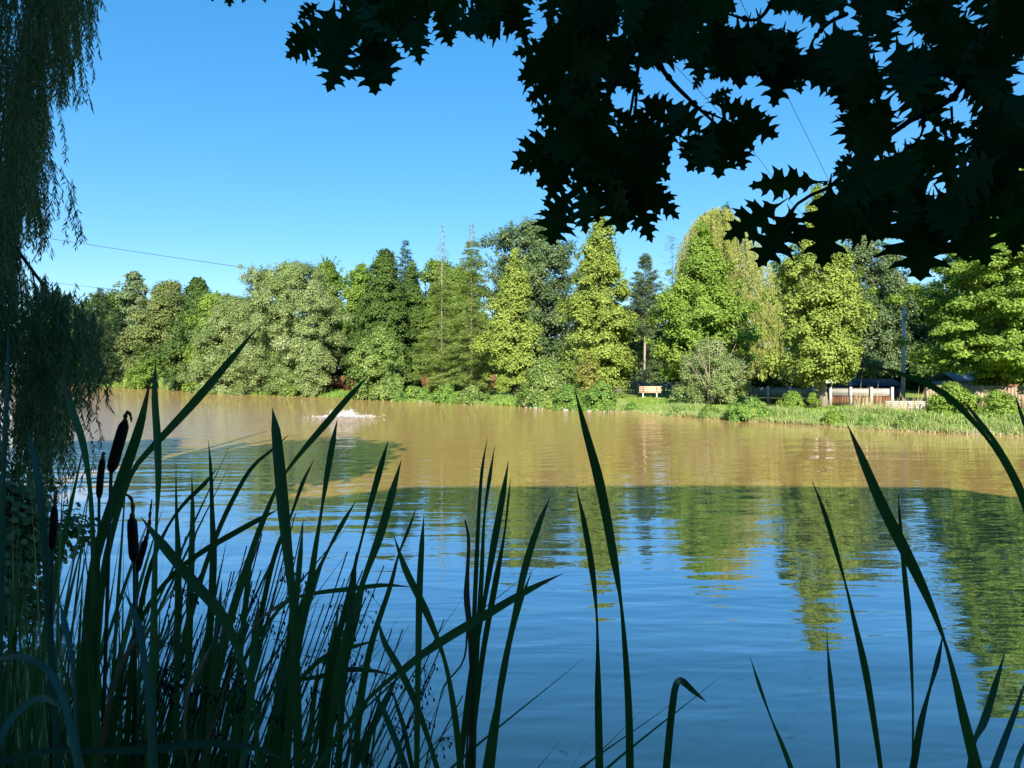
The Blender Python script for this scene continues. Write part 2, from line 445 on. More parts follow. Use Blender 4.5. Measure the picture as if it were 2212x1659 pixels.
def trunk_and_limbs(env, D, bx, bz, rad, nl=10, lean=0.0, up=.5, topfrac=.92):
    zs = env[0]; z0, z1 = zs[0], zs[-1]
    ztop = z0 + (z1 - z0) * topfrac
    mb = MB()
    n = 9
    t = np.linspace(0, 1, n)
    z = bz - .15 + (ztop - bz + .15) * t
    c, _ = env_at(env, np.maximum(z, z0))
    x = bx * (1 - t ** .8) + c * t ** .8 + np.r_[0, 0, rng.normal(0, .06 * rad * 10, n - 2)] * .3
    y = D + np.r_[0, 0, rng.normal(0, .04, n - 2)]
    pts = np.stack([x, y, z], 1)
    rr = rad * (1 - .9 * t) + .015; rr[0] *= 1.25
    mb.tube(pts, rr, 8)
    for i in range(nl):
        q = rng.uniform(.12, .85)
        zz = z0 + (ztop - z0) * q * .9
        zz = max(zz, bz + .6)
        p = np.array([np.interp(zz, z, x), np.interp(zz, z, y), zz])
        th = rng.uniform(0, 2 * np.pi)
        ze = min(zz + (z1 - z0) * rng.uniform(.05, .25) * (up + .5), z1 - .3)
        ce, re = env_at(env, ze)
        re *= rng.uniform(.6, .92)
        e = np.array([ce + re * math.cos(th), D + re * math.sin(th), ze])
        m1 = p * .6 + e * .4 + np.array([0, 0, (ze - zz) * .1]); m2 = p * .25 + e * .75 + rng.normal(0, .08, 3)
        r0 = rad * (1 - .85 * (zz - bz) / (ztop - bz)) * .5
        mb.tube([p, m1, m2, e], [r0, r0 * .7, r0 * .42, .012], 5)
    return mb

def broadleaf(rows, D, ls=.22, clump=.8, cov=1.4, gap=.0, asp=.85, sprig=0.0, droop=0.25, back=.55, seedlift=0):
    """crown of leaf clumps filling a traced envelope; returns MB"""
    env = envelope(rows, D)
    zs, cs, rs = env
    mb = MB()
    zz = np.linspace(zs[0], zs[-1], 60)
    c, r = env_at(env, zz)
    area = 2 * np.pi * np.trapezoid(r, zz) if hasattr(np, 'trapezoid') else 2 * np.pi * np.trapz(r, zz)
    ls = ls * .82
    nc = int(area / (clump * clump * 1.25)) + 12
    # sample heights in proportion to radius
    pz = r + .15 * r.max(); pz /= pz.sum()
    z = rng.choice(zz, nc, p=pz) + rng.uniform(-.5, .5, nc) * (zz[1] - zz[0])
    z[:max(3, nc // 40)] = zs[-1] - clump * rng.uniform(.1, .8, max(3, nc // 40))
    c, r = env_at(env, z)
    th = rng.uniform(0, 2 * np.pi, nc)
    fr = rng.uniform(.0, 1, nc) ** .42
    # side lumps make the outline uneven
    pz_ = rng.uniform(0, 6, 3)
    lump = 1 + .13 * np.sin(th * 3 + z * 1.3 * .8 / clump + pz_[0]) + .11 * np.sin(th * 5 - z * 2.1 * .8 / clump + pz_[1]) + .07 * np.sin(z * 3 / clump + pz_[2]) + (rng.random(nc) < .10) * .16 + rng.normal(0, .10, nc)
    csz = clump * (rng.uniform(.0, 1, nc) ** 1.6 * 1.05 + .38) * np.clip(r / (2.0 * clump), .35, 1)
    rad = np.maximum(r * lump - csz * .8, 0) * fr
    C = np.stack([c + rad * np.cos(th), D + rad * np.sin(th), z], 1)
    keep = np.ones(nc, bool)
    if gap: # holes through the crown
        h = np.sin(C[:, 0] * 1.9 + 1.3) * np.sin(C[:, 2] * 1.7 + .4) + .5 * np.sin(C[:, 0] * 4.1 + C[:, 2] * 3.3)
        keep &= h < 1.15 - gap
    keep &= (C[:, 1] < D + .2) | (rng.random(nc) < back)
    C = C[keep]; csz = csz[keep]; rad = rad[keep]; th = th[keep]
    tl = rng.normal(0, .13, len(C))
    nl = np.maximum((4 * np.pi * csz ** 2 * cov * .42 / (ls * ls * .33)).astype(int), 8)
    idx = np.repeat(np.arange(len(C)), nl)
    n = len(idx)
    d = rdir(n)
    outw = np.stack([np.cos(th), np.sin(th), np.full(len(th), .45)], 1)[idx]
    d = nrm(d + .45 * outw)
    q = (rng.uniform(.25, 1.0, n) + np.abs(rng.normal(0, .16, n)))[:, None]
    sc = csz[idx][:, None] * np.array([1, 1, asp])
    P = C[idx] + d * q * sc
    P[:, 2] -= droop * csz[idx] * (np.hypot(d[:, 0], d[:, 1])) ** 2
    nn = nrm(d * .9 + outw * .3 + np.array([0, 0, .55]) + rng.normal(0, .45, (n, 3)))
    A = nrm(np.cross(nn, rdir(n)) + .25 * d - np.array([0, 0, .25]))
    B = nrm(np.cross(nn, A))
    l = ls * rng.uniform(.7, 1.35, n)
    mb.leaves(P, A, B, l, l * .78, np.clip(rng.random(n) * .8 + .1 + tl[idx], 0, 1))
    if sprig:
        ns = int(sprig * (zs[-1] - zs[0]) * 3)
        z = rng.uniform(zs[0] + .45 * (zs[-1] - zs[0]), zs[-1], ns)
        c, r = env_at(env, z); th = rng.uniform(0, 2 * np.pi, ns)
        for i in range(ns):
            p = np.array([c[i] + r[i] * .88 * math.cos(th[i]), D + r[i] * .88 * math.sin(th[i]), z[i]])
            dd = nrm(np.array([math.cos(th[i]) * .5, math.sin(th[i]) * .5, 1.0]) + rng.normal(0, .15, 3))
            L = clump * rng.uniform(.5, 1.2); m = 26
            t = rng.random(m)
            P = p + dd * (t * L)[:, None] + rng.normal(0, .07 * clump, (m, 3)) * (1.3 - t)[:, None]
            A = nrm(rdir(m) + dd * .8); B = nrm(np.cross(A, rdir(m)))
            mb.leaves(P, A, B, ls * .9, ls * .6)
    return mb, env

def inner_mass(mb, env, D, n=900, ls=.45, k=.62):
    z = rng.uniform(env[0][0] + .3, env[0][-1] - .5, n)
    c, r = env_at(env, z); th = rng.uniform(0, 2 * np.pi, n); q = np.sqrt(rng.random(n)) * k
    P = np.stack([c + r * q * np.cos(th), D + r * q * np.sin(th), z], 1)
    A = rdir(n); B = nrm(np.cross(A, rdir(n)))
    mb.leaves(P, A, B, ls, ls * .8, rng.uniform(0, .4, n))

def tree(name, label, rows, D, bx, mat, ls=.22, clump=.8, cov=1.4, gap=0, sprig=0, rad=.18, bark='bark', cat='tree', group=None, asp=.85, nl=12, inner=1.0, droop=.25, by=None, bare_top=False):
    x0 = at(bx, 840, D)[0]
    z0 = gz(x0, D)
    o = empty(name, (x0, D, z0), label, cat, group)
    mb, env = broadleaf(rows, D, ls, clump, cov, gap, asp, sprig, droop)
    vol = np.pi * np.mean(env[2]) ** 2 * (env[0][-1] - env[0][0])
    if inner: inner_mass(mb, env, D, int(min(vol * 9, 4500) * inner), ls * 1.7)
    mb.build('crown', M[mat], o)
    trunk_and_limbs(env, D, x0, z0, rad, nl).build('trunk' if cat == 'tree' else 'stem', M[bark], o, True)
    return o

def conifer(name, label, rows, D, bx, mat, nb=150, per=50, needle=.26, nw=.045, droop=.25, tip=.15, rad=.14, bark='bark', bare=0, group=None, spread=.22, start=.0, fill=1.0):
    env = envelope(rows, D)
    x0 = at(bx, 840, D)[0]; z0 = gz(x0, D)
    o = empty(name, (x0, D, z0), label, 'tree', group)
    mb = MB(); tb = MB()
    z1 = env[0][-1]; zb = env[0][0]
    ctop, _ = env_at(env, z1)
    def tx(z): return x0 + (ctop - x0) * np.clip((z - z0) / (z1 - z0), 0, 1)
    tz = np.linspace(z0 - .1, z1, 8)
    tb.tube(np.stack([tx(tz), np.full(8, D), tz], 1), np.linspace(rad, .012, 8), 7)
    zz = np.sort(zb + (z1 - zb) * (rng.random(nb) ** 1.0))
    for i, z in enumerate(zz):
        c, r = env_at(env, z)
        th = i * 2.399 + rng.normal(0, .3)
        off = (c - tx(z)) * .8
        ln = max(r * rng.uniform(.72, 1.08), .12)
        dx, dy = math.cos(th), math.sin(th)
        ez = z - (droop + rng.normal(0, .12)) * ln + tip * ln
        p0 = np.array([tx(z), D, z + droop * ln * .3]); p2 = np.array([tx(z) + dx * ln + off, D + dy * ln, ez])
        p1 = (p0 + p2) / 2 + np.array([0, 0, -droop * ln * .15])
        cv = catmull([p0, p1, p2], 7)
        tb.tube(cv, np.linspace(.006 + .006 * ln, .004, 7), 3)
        hb = (z - zb) / (z1 - zb)
        m = int(per * (ln + .25) * (1 if hb < 1 - bare else .12) * fill)
        if m < 1: continue
        t = rng.random(m) ** .75
        k = t * 6; ki = np.minimum(k.astype(int), 5); f = (k - ki)[:, None]
        P = cv[ki] * (1 - f) + cv[ki + 1] * f
        side = np.array([-dy, dx, 0])
        sw = rng.uniform(-1, 1, m)
        P = P + side * (sw * spread * ln * (1.05 - t) * .9)[:, None] + rng.normal(0, .04, (m, 3)) - np.array([0, 0, 1]) * (rng.random(m) * .10 * (1 + droop))[:, None]
        A = nrm(np.array([dx, dy, 0]) * .7 + side * (np.sign(sw) * .7)[:, None] + rng.normal(0, .35, (m, 3)) + np.array([0, 0, .05]))
        B = nrm(np.cross(A, nrm(np.array([0, 0, 1]) + rng.normal(0, .5, (m, 3)))))
        mb.leaves(P, A, B, needle * rng.uniform(.7, 1.3, m), nw)
    mb.build('crown', M[mat], o)
    tb.build('trunk', M[bark], o, True)
    return o

def weeping(name, label, rows, D, bx, mat, ns=500, group=None, ll=.22, lw=.06, rad=.22, slen=(1.2, 3.4)):
    env = envelope(rows, D)
    x0 = at(bx, 840, D)[0]; z0 = gz(x0, D)
    o = empty(name, (x0, D, z0), label, 'tree', group)
    mb = MB()
    zb, z1 = env[0][0], env[0][-1]
    z = zb + (z1 - zb) * rng.uniform(.12, 1, ns) ** .8
    c, r = env_at(env, z)
    th = rng.uniform(0, 2 * np.pi, ns); q = rng.random(ns) ** .4
    for i in range(ns):
        L = rng.uniform(*slen); m = int(L * 22)
        t = np.linspace(0, 1, m)
        out = .35 * (1 - (1 - t) ** 2)
        rr = r[i] * q[i] * .9
        P = np.stack([c[i] + (rr + out) * math.cos(th[i]) + .1 * np.sin(t * 4 + i), D + (rr + out) * math.sin(th[i]) + 0 * t, z[i] + .25 * np.sin(t * 2.2) - t * L], 1)
        P = P[P[:, 2] > max(zb, .8)]
        m = len(P)
        if m < 2: continue
        P = P + rng.normal(0, .06, (m, 3))
        A = nrm(np.array([0, 0, -1.0]) + rng.normal(0, .45, (m, 3))); B = nrm(np.cross(A, rdir(m)))
        mb.leaves(P, A, B, ll * rng.uniform(.7, 1.2, m), lw, np.clip(rng.random(m) * .6 + rng.random() * .5, 0, 1))
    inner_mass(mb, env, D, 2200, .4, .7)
    mb.build('crown', M[mat], o)
    trunk_and_limbs(env, D, x0, z0, rad, 14).build('trunk', M['bark'], o, True)
    return o

def shoreD(px):
    xs = [a for a, b in SHORE_PX]; ds = [onz(a, b)[1] for a, b in SHORE_PX]
    return float(np.interp(px, xs, ds))

# ------------------------------------------------------------------ far shore trees, left to right
# rows: (y, left, right) of the outline as measured, unprojected at the tree's own distance
LS = .30
tree('background_tree', 'hazy dark green tree at the far left behind the hanging willow', [(640, 95, 150), (680, 60, 190), (760, 40, 220), (832, 40, 220)], 160, 120, 'dense', .5, 1.8, 1.1, inner=.6, rad=.3)
conifer('larch_tree', 'dark conifer left of the round topped pine at the far left', [(622, 214, 220), (660, 198, 248), (720, 190, 268), (790, 186, 275), (826, 186, 275)], 150, 219, 'spruce', 170, 30, .6, .12, .25, .1, .2, spread=.3)
tree('pine_tree', 'tall blue green pine with rounded top at the far left', [(586, 280, 300), (605, 262, 318), (640, 247, 333), (690, 255, 325), (760, 240, 330), (828, 235, 335)], 158, 290, 'pine', .42, 1.6, 1.0, .25, inner=.5, rad=.3, asp=.45)
tree('linden_tree', 'olive green round linden left of the dark green tree on the far left bank', [(612, 355, 385), (640, 318, 410), (690, 290, 420), (750, 272, 425), (800, 270, 428), (834, 280, 425)], 128, 352, 'olive', .36, 1.2, 1.3, inner=1, rad=.25)
tree('maple_tree', 'dark green round tree between the olive linden and bright green maple', [(597, 420, 434), (620, 398, 455), (665, 390, 476), (730, 395, 480), (835, 395, 480)], 132, 430, 'dense', .36, 1.2, 1.3, rad=.25)
tree('maple_tree', 'bright lime green maple rising behind the silver willow on the left', [(637, 448, 475), (665, 430, 520), (710, 418, 540), (760, 410, 560), (845, 410, 560)], 104, 480, 'maple_bright', .30, 1.0, 1.3, sprig=.3, rad=.2)
tree('linden_tree', 'low green bush tree at the waterline below the olive linden', [(768, 315, 335), (790, 290, 350), (815, 275, 355), (838, 272, 356)], 121, 318, 'maple', .28, .8, 1.4, cat='shrub', rad=.08)
tree('silver_willow', 'broad pale silvery willow bush left of the taller silvery willow', [(640, 478, 510), (665, 455, 545), (720, 432, 560), (780, 415, 575), (830, 405, 585), (852, 408, 590)], 92, 495, 'silver', .19, .8, 1.1, .1, sprig=.6, rad=.12)
tree('silver_willow', 'tallest feathery silvery willow with misty top over the left bank', [(572, 540, 570), (576, 620, 660), (590, 525, 700), (640, 528, 735), (700, 520, 750), (770, 510, 752), (820, 515, 740), (852, 520, 735)], 86, 630, 'silver', .18, .85, 1.0, .22, sprig=1.2, rad=.16, nl=22)
tree('maple_tree', 'green maple top showing right of the feathery silvery willow', [(564, 700, 716), (580, 680, 735), (620, 670, 752), (700, 680, 760), (840, 690, 760)], 98, 715, 'maple', .28, .9, 1.3, sprig=.9, rad=.2)
tree('maple_tree', 'light green maple with upright tufts left of the dense dark linden', [(574, 770, 790), (592, 742, 808), (640, 738, 815), (720, 735, 810), (840, 735, 800)], 96, 770, 'maple_bright', .28, .8, 1.1, .1, sprig=1.2, rad=.16)
conifer('spruce_tree', 'pointed spruce tip rising behind the dense dark linden', [(519, 874, 878), (545, 864, 888), (575, 856, 900), (640, 845, 912), (830, 830, 925)], 90, 876, 'spruce', 210, 45, .36, .08, .12, .25, .16)
tree('linden_tree', 'dense dark green cone shaped linden with blunt top', [(538, 826, 838), (560, 808, 855), (610, 798, 872), (660, 775, 885), (720, 752, 890), (790, 760, 890), (835, 775, 885)], 80, 832, 'dense', .24, .7, 1.5, sprig=.5, rad=.22)
tree('linden_tree', 'dark shaded linden between the dense cone shaped linden and the larches', [(568, 880, 896), (590, 866, 910), (640, 862, 922), (700, 860, 925), (790, 855, 920), (835, 855, 915)], 83, 888, 'dense', .24, .7, 1.5, rad=.2)
tree('willow_shrub', 'pale leaved bush hanging over the water left of the dark bank clearing', [(740, 668, 690), (760, 650, 706), (790, 636, 714), (825, 632, 714), (851, 650, 708)], 78.5, 678, 'silver', .19, .55, 1.3, cat='shrub', rad=.07, sprig=.5)
tree('willow_shrub', 'small light green bush at the waterline beside the pale leaved bush', [(795, 612, 626), (812, 600, 640), (835, 597, 646), (853, 600, 645)], 79.5, 620, 'shrub', .17, .4, 1.4, cat='shrub', rad=.05)
tree('bush', 'tall rounded glossy green bush right of the dark bank clearing', [(710, 820, 840), (735, 780, 860), (770, 755, 872), (810, 748, 874), (845, 760, 868), (858, 770, 862)], 69.5, 815, 'shrub', .19, .6, 1.3, .05, cat='shrub', rad=.09, sprig=.6)
tree('bush', 'small bush beneath the larches left of the low herb bank', [(808, 848, 862), (825, 838, 872), (850, 835, 875), (860, 840, 872)], 67, 855, 'shrub', .16, .4, 1.3, cat='shrub', rad=.04)
tree('maple_tree', 'green leaf mass filling behind the pair of larches', [(566, 925, 950), (600, 912, 1045), (660, 905, 1060), (740, 900, 1060), (835, 900, 1060)], 84, 975, 'maple', .28, .9, 1.1, sprig=.5, rad=.2)
conifer('larch_tree', 'larch with bare spiky top, left one of the pair', [(486, 954, 956), (520, 946, 964), (560, 935, 975), (610, 926, 985), (660, 908, 1000), (720, 892, 1015), (780, 876, 1020), (830, 866, 1025)], 72, 954, 'larch', 190, 100, .26, .045, .28, .1, .15, 'pale_bark', bare=.36, spread=.36)
conifer('larch_tree', 'taller larch with pale trunk, right one of the pair', [(478, 1018, 1020), (520, 1005, 1033), (560, 992, 1046), (610, 978, 1056), (660, 965, 1068), (720, 945, 1075), (780, 930, 1085), (825, 915, 1090)], 67, 1018, 'larch', 210, 110, .24, .045, .28, .1, .15, 'pale_bark', bare=.12, spread=.36)
tree('maple_tree', 'large dark crowned maple with sky gaps behind the two lindens', [(487, 1095, 1200), (500, 1060, 1225), (530, 1042, 1252), (580, 1040, 1262), (650, 1050, 1262), (730, 1070, 1255), (790, 1080, 1250)], 84, 1190, 'maple_dark', .27, 1.0, 1.05, .28, sprig=.7, rad=.34, nl=26, inner=.45)
tree('linden_tree', 'small yellow green linden between the larches and the tall linden', [(537, 1108, 1116), (570, 1095, 1130), (620, 1075, 1152), (670, 1050, 1165), (720, 1038, 1176), (780, 1042, 1178), (818, 1060, 1170)], 62, 1112, 'linden', .21, .65, 1.3, sprig=.6, rad=.14)
tree('linden_tree', 'tall narrow yellow green linden standing left of the park bench', [(454, 1294, 1302), (489, 1278, 1320), (549, 1249, 1341), (608, 1232, 1356), (667, 1216, 1367), (726, 1214, 1373), (785, 1220, 1376), (822, 1238, 1362)], 57, 1300, 'linden', .20, .62, 1.5, sprig=.7, rad=.17)
tree('yellow_bush', 'small yellowing bush under the tall narrow linden', [(768, 1266, 1280), (790, 1250, 1296), (815, 1246, 1299), (842, 1252, 1294)], 52, 1272, 'yellow_shrub', .14, .4, 1.1, cat='shrub', rad=.05)
tree('bush', 'rounded green bush at the water left of the yellow green herb mound', [(778, 1160, 1195), (795, 1135, 1222), (825, 1118, 1234), (855, 1118, 1230), (876, 1128, 1222)], 53.5, 1175, 'shrub', .16, .5, 1.3, cat='shrub', rad=.07, sprig=.6)
tree('sapling', 'thin small sapling on the bank before the brown fence', [(811, 1080, 1090), (822, 1066, 1100), (838, 1068, 1098), (845, 1078, 1090)], 60, 1085, 'lime_herb', .13, .3, 1.0, cat='tree', rad=.03, nl=4)
conifer('pine_tree', 'slender pine with bare pale trunk behind the park bench', [(546, 1392, 1397), (572, 1378, 1410), (605, 1366, 1424), (645, 1354, 1436), (690, 1352, 1434), (725, 1362, 1424)], 74, 1392, 'pine', 130, 80, .34, .06, -.15, .25, .16, 'pale_bark', spread=.35)
conifer('spruce_tree', 'low dark spruce behind the pine trunk and park bench', [(690, 1392, 1398), (730, 1376, 1415), (780, 1366, 1430), (830, 1360, 1440)], 80, 1396, 'pine', 150, 40, .32, .07, .2, .1, .12)
conifer('larch_tree', 'sparse larch with bare twigs left of the weeping willow', [(500, 1450, 1454), (545, 1425, 1472), (600, 1418, 1480), (660, 1420, 1480), (830, 1430, 1480)], 82, 1452, 'pine', 130, 9, .34, .05, .1, .4, .12)
conifer('spruce_tree', 'spruce tip poking above the pale weeping willow', [(436, 1567, 1570), (465, 1552, 1584), (520, 1540, 1600), (700, 1520, 1620)], 84, 1568, 'spruce', 140, 40, .34, .07, .0, .3, .16)
weeping('willow_tree', 'pale yellow green weeping willow behind the vivid green linden', [(448, 1530, 1575), (470, 1495, 1600), (520, 1462, 1640), (580, 1448, 1680), (660, 1450, 1695), (740, 1480, 1700), (825, 1500, 1705)], 74, 1600, 'weeping', 2300)
tree('linden_tree', 'vivid green linden right of the bench with broad lower crown', [(483, 1514, 1522), (519, 1498, 1542), (563, 1468, 1565), (608, 1448, 1592), (667, 1406, 1614), (726, 1402, 1628), (785, 1424, 1610), (828, 1450, 1590)], 55, 1520, 'maple_bright', .20, .62, 1.4, sprig=.7, rad=.17)
tw_ = tree('twiggy_bush', 'twiggy bush with bare branches on the bank right of the park bench', [(745, 1500, 1560), (775, 1475, 1590), (810, 1458, 1612), (840, 1452, 1618), (866, 1470, 1600)], 45.5, 1540, 'silver', .11, .42, 1.0, .1, cat='shrub', rad=.05, sprig=.4, nl=14, inner=.7)
tree('linden_tree', 'broad yellow green linden with a pale trunk beside the white lattice fence', [(404, 1758, 1768), (450, 1742, 1802), (500, 1720, 1815), (557, 1698, 1830), (621, 1676, 1866), (685, 1664, 1884), (748, 1655, 1872), (790, 1665, 1845), (808, 1700, 1820)], 41, 1780, 'linden', .16, .5, 1.4, sprig=.7, rad=.22, bark='pale_bark')
tree('maple_tree', 'dark maple with sky gaps left of the utility pole', [(487, 1835, 1880), (520, 1820, 1925), (570, 1815, 1968), (620, 1820, 1985), (700, 1830, 1970), (770, 1840, 1960), (800, 1850, 1960)], 60, 1842, 'maple_dark', .20, .7, .95, .4, sprig=.8, rad=.2, nl=24, inner=.3)
tree('background_tree', 'dark trees behind the utility pole and shed', [(620, 1900, 2060), (680, 1850, 2100), (760, 1830, 2120), (838, 1830, 2120)], 78, 1985, 'dense', .3, 1.1, 1.2, rad=.2)
tree('maple_tree', 'large bright maple filling the right edge of the photo', [(300, 2130, 2200), (340, 2110, 2250), (420, 2080, 2290), (500, 2050, 2330), (590, 2008, 2350), (653, 1985, 2360), (717, 1990, 2360), (766, 1980, 2350), (800, 2050, 2330), (822, 2100, 2290)], 40, 2142, 'maple_bright', .17, .62, 1.35, sprig=.8, rad=.22, asp=.42)
tree('background_tree', 'deep green trees beyond the brown fence behind the dense lindens', [(640, 800, 900), (700, 700, 1120), (760, 690, 1240), (830, 690, 1260)], 100, 960, 'dense', .36, 1.3, 1.1, rad=.2)
tree('background_tree', 'deep green trees behind the grey picket fence', [(660, 1290, 1350), (720, 1240, 1500), (780, 1230, 1720), (832, 1230, 1740)], 92, 1450, 'dense', .34, 1.2, 1.1, rad=.2)
tree('background_tree', 'dark trees behind the lattice fence and broad linden', [(560, 1680, 1800), (640, 1620, 1880), (760, 1610, 1900), (838, 1610, 1900)], 86, 1750, 'dense', .34, 1.2, 1.2, rad=.2)
tree('background_tree', 'dark trees behind the big maple at the right edge', [(520, 2080, 2200), (640, 2020, 2320), (760, 2010, 2360), (838, 2010, 2360)], 62, 2180, 'dense', .3, 1.1, 1.2, rad=.2)
tree('background_tree', 'dark green trees filling the gap between far left pine and larch', [(640, 200, 300), (700, 150, 400), (760, 140, 420), (828, 140, 420)], 172, 260, 'dense', .5, 1.6, 1.2, rad=.2)
tree('background_tree', 'dark trees rising behind the left bank bushes', [(650, 400, 620), (700, 380, 700), (830, 380, 720)], 112, 560, 'dense', .4, 1.4, 1.1, rad=.2)

twx, twy = at(1535, 860, 45.0)[0], 45.2
for px_, py_ in [(1478, 770), (1505, 735), (1530, 722), (1552, 738), (1490, 752), (1590, 742), (1625, 778), (1640, 795), (1610, 770), (1518, 760), (1565, 725), (1500, 790)]:
    e_ = np.array(at(px_, py_, 44.3 + rng.uniform(-.6, .6))); b_ = np.array([twx + rng.normal(0, .25), twy - .9, gz(twx, twy) + .2])
    mb = MB(); mb.tube(catmull([b_, b_ * .55 + e_ * .45 + np.array([rng.normal(0, .1), -.3, .15]), e_], 9), np.linspace(.028, .008, 9), 5)
    for q_ in range(3):
        s_ = b_ * (.45 - .12 * q_) + e_ * (.55 + .12 * q_); mb.tube([s_, s_ + np.array([rng.normal(0, .3), rng.normal(0, .2), rng.uniform(.1, .4)])], [.01, .004], 4)
    mb.build('bare_branch', M['pale_bark'], tw_)
# low plants on the bank
def mound(name, label, px0, px1, ytop, ybot, D, mat, ls=.11, cov=1.2, clump=.28, group=None, cat='plant'):
    c = (px0 + px1) / 2
    rows = [(ytop, px0 + .3 * (px1 - px0), px1 - .3 * (px1 - px0)), (ytop * .65 + ybot * .35, px0 + .08 * (px1 - px0), px1 - .08 * (px1 - px0)), (ybot, px0, px1)]
    x0 = at(c, 850, D)[0]
    o = empty(name, (x0, D, gz(x0, D)), label, cat, group)
    mb, env = broadleaf(rows, D, ls, clump, cov, 0, .9, 0, 0.0)
    # depth limited to its height so that it stays a bank plant
    V = np.concatenate(mb.v); h = env[0][-1] - env[0][0]; hw = max(env[2].max(), .1)
    k = min(1.0, 1.3 * h / hw)
    mb.v = [V * np.array([1, k, 1]) + np.array([0, D * (1 - k), 0])]; mb.t = [np.concatenate(mb.t)]
    mb.build('foliage', M[mat], o)
    for i in range(3):
        st = MB()
        xx = x0 + rng.uniform(-.6, .6) * hw
        st.tube([(xx, D, gz(xx, D) - .05), (xx + rng.normal(0, .1), D, (env[0][0] + env[0][-1]) / 2)], [.02, .01], 4)
        st.build('stem', M['bark'], o)
    return o
mound('herb_clump', 'low leafy blue green herbs on the bank left of the pale trunk larch', 856, 940, 838, 868, 66, 'herb', .16)
mound('herb_clump', 'low leafy green herbs on the bank directly below the larches', 925, 1000, 836, 871, 61.5, 'herb', .16)
mound('herb_clump', 'low leafy dark herbs on the bank below the right larch', 985, 1052, 838, 874, 59.5, 'shrub', .15)
mound('goldenrod_clump', 'left half of the dense herb mound under the tall narrow linden', 1190, 1275, 836, 886, 49.5, 'herb', .13)
mound('goldenrod_clump', 'right half of the dense herb mound beside the bench lawn', 1255, 1340, 833, 888, 48.3, 'herb', .13)
mound('lime_weed', 'lime yellow weeds at the waterline left of the reed patch', 250, 320, 818, 837, 126, 'lime_herb', .28, 1.1, .5)
mound('lime_weed', 'lime yellow weeds at the waterline under the silver willows', 435, 520, 832, 851, 94, 'lime_herb', .22, 1.1, .4)
mound('lime_weed', 'small lime yellow weeds between round bush and herb mound', 1172, 1200, 868, 886, 50, 'lime_herb', .1)
mound('leafy_weed', 'low spreading green plants before the white lattice fence', 1680, 1745, 852, 880, 39.0, 'maple_bright', .1)
mound('leafy_weed', 'green bush on the bank in front of the grey roofed shed', 2000, 2108, 836, 905, 32.6, 'maple_bright', .11, 1.3, .3, cat='shrub')
mound('leafy_weed', 'green bush on the bank at the right edge below the big maple', 2112, 2200, 850, 918, 31.0, 'maple_bright', .11, 1.2, .3, cat='shrub')
mound('leafy_weed', 'low weeds at the far right corner of the bank', 2195, 2260, 880, 935, 30.5, 'herb', .1)
mound('leafy_weed', 'leafy weeds on the bank below the twiggy bush', 1560, 1680, 868, 905, 38.0, 'herb', .1)
mound('leafy_weed', 'green weed beside the pale linden trunk', 1742, 1768, 848, 872, 40.5, 'maple_bright', .09)

for i_, (a_, b_, t_, u_, m_, lb_) in enumerate([(1345, 1385, 872, 892, 'herb', 'low weeds at the waterline just right of the herb mound'), (1440, 1490, 882, 902, 'shrub', 'low weeds at the waterline below the park bench'), (1505, 1560, 880, 908, 'herb', 'weeds at the waterline below the twiggy bush'), (1770, 1830, 892, 921, 'maple_bright', 'weeds at the waterline below the pale linden trunk'), (1850, 1890, 900, 926, 'herb', 'weeds at the waterline below the tan plumed grass'), (1925, 1990, 898, 930, 'shrub', 'weeds at the waterline below the pale timber wall'), (1600, 1635, 888, 910, 'lime_herb', 'lime green weeds at the waterline right of the twiggy bush')]):
    mound('bank_weed', lb_, a_, b_, t_, u_, shoreD((a_ + b_) / 2) + .45, m_, .09, 1.0, .2)
# bank grass (uncountable)
def grass(name, label, n, pxlo, pxhi, s0, s1, h0, h1, wd, mat, lean=.35):
    mb = MB()
    px = rng.uniform(pxlo, pxhi, n * 3); s = rng.uniform(s0, s1, n * 3)
    D = np.interp(px, [a for a, b in SHORE_PX], [onz(a, b)[1] for a, b in SHORE_PX])
    y = D + s * 1.05; x = (px - 1106) / F * y
    sd_ = sdist(x, y)
    dens = .5 + .5 * np.sin(x * 1.7 + np.sin(y * 1.1) * 2) * np.sin(x * .6 + 1)
    k = (sd_ > s0 * .6 - .3) & (rng.random(n * 3) < .35 + .65 * dens)
    x, y, sd_ = x[k][:n], y[k][:n], sd_[k][:n]
    n = len(x)
    z = np.maximum(ground_z(x, y), -.05)
    P = np.stack([x, y, z - .02], 1)
    A = nrm(np.array([0, 0, 1.0]) + rng.normal(0, lean, (n, 3)))
    A[:, 2] = np.abs(A[:, 2])
    B = nrm(np.cross(A, rdir(n)))
    hh = rng.uniform(h0, h1, n) * (.45 + .75 * np.abs(np.sin(x * .9 + 2) * np.sin(x * 2.3 + y * 1.4)) + .35 * (rng.random(n) < .08))
    mb.leaves(P, A, B, hh, wd)
    tag(mb.build(name, M[mat]), label, 'grass', kind='stuff')
grass('bank_grass', 'tall pale green grass lining the far bank', 46000, 1320, 2230, -.25, 2.0, .16, .46, .03, 'grass')
grass('lawn_grass', 'short bright lawn grass behind the bank', 26000, 1320, 2230, 2.0, 12, .06, .16, .05, 'maple_bright')
grass('shore_weeds', 'low mixed weeds along the left part of the bank', 26000, 190, 1330, -.2, 2.2, .2, .55, .06, 'herb')
grass('reed_patch', 'upright pale green reeds on the far left waterline', 5000, 345, 430, -.3, 2.5, 1.2, 2.4, .09, 'grass', .12)
grass('straw_grass', 'tan plumed grass growing before the beige fence', 420, 1845, 1990, 3.0, 5.5, .6, 1.25, .03, 'straw', .16)
grass('shore_reeds', 'thin reeds between the glossy bush and herb bank', 900, 835, 870, -.3, 1.0, .5, 1.0, .05, 'grass', .2)
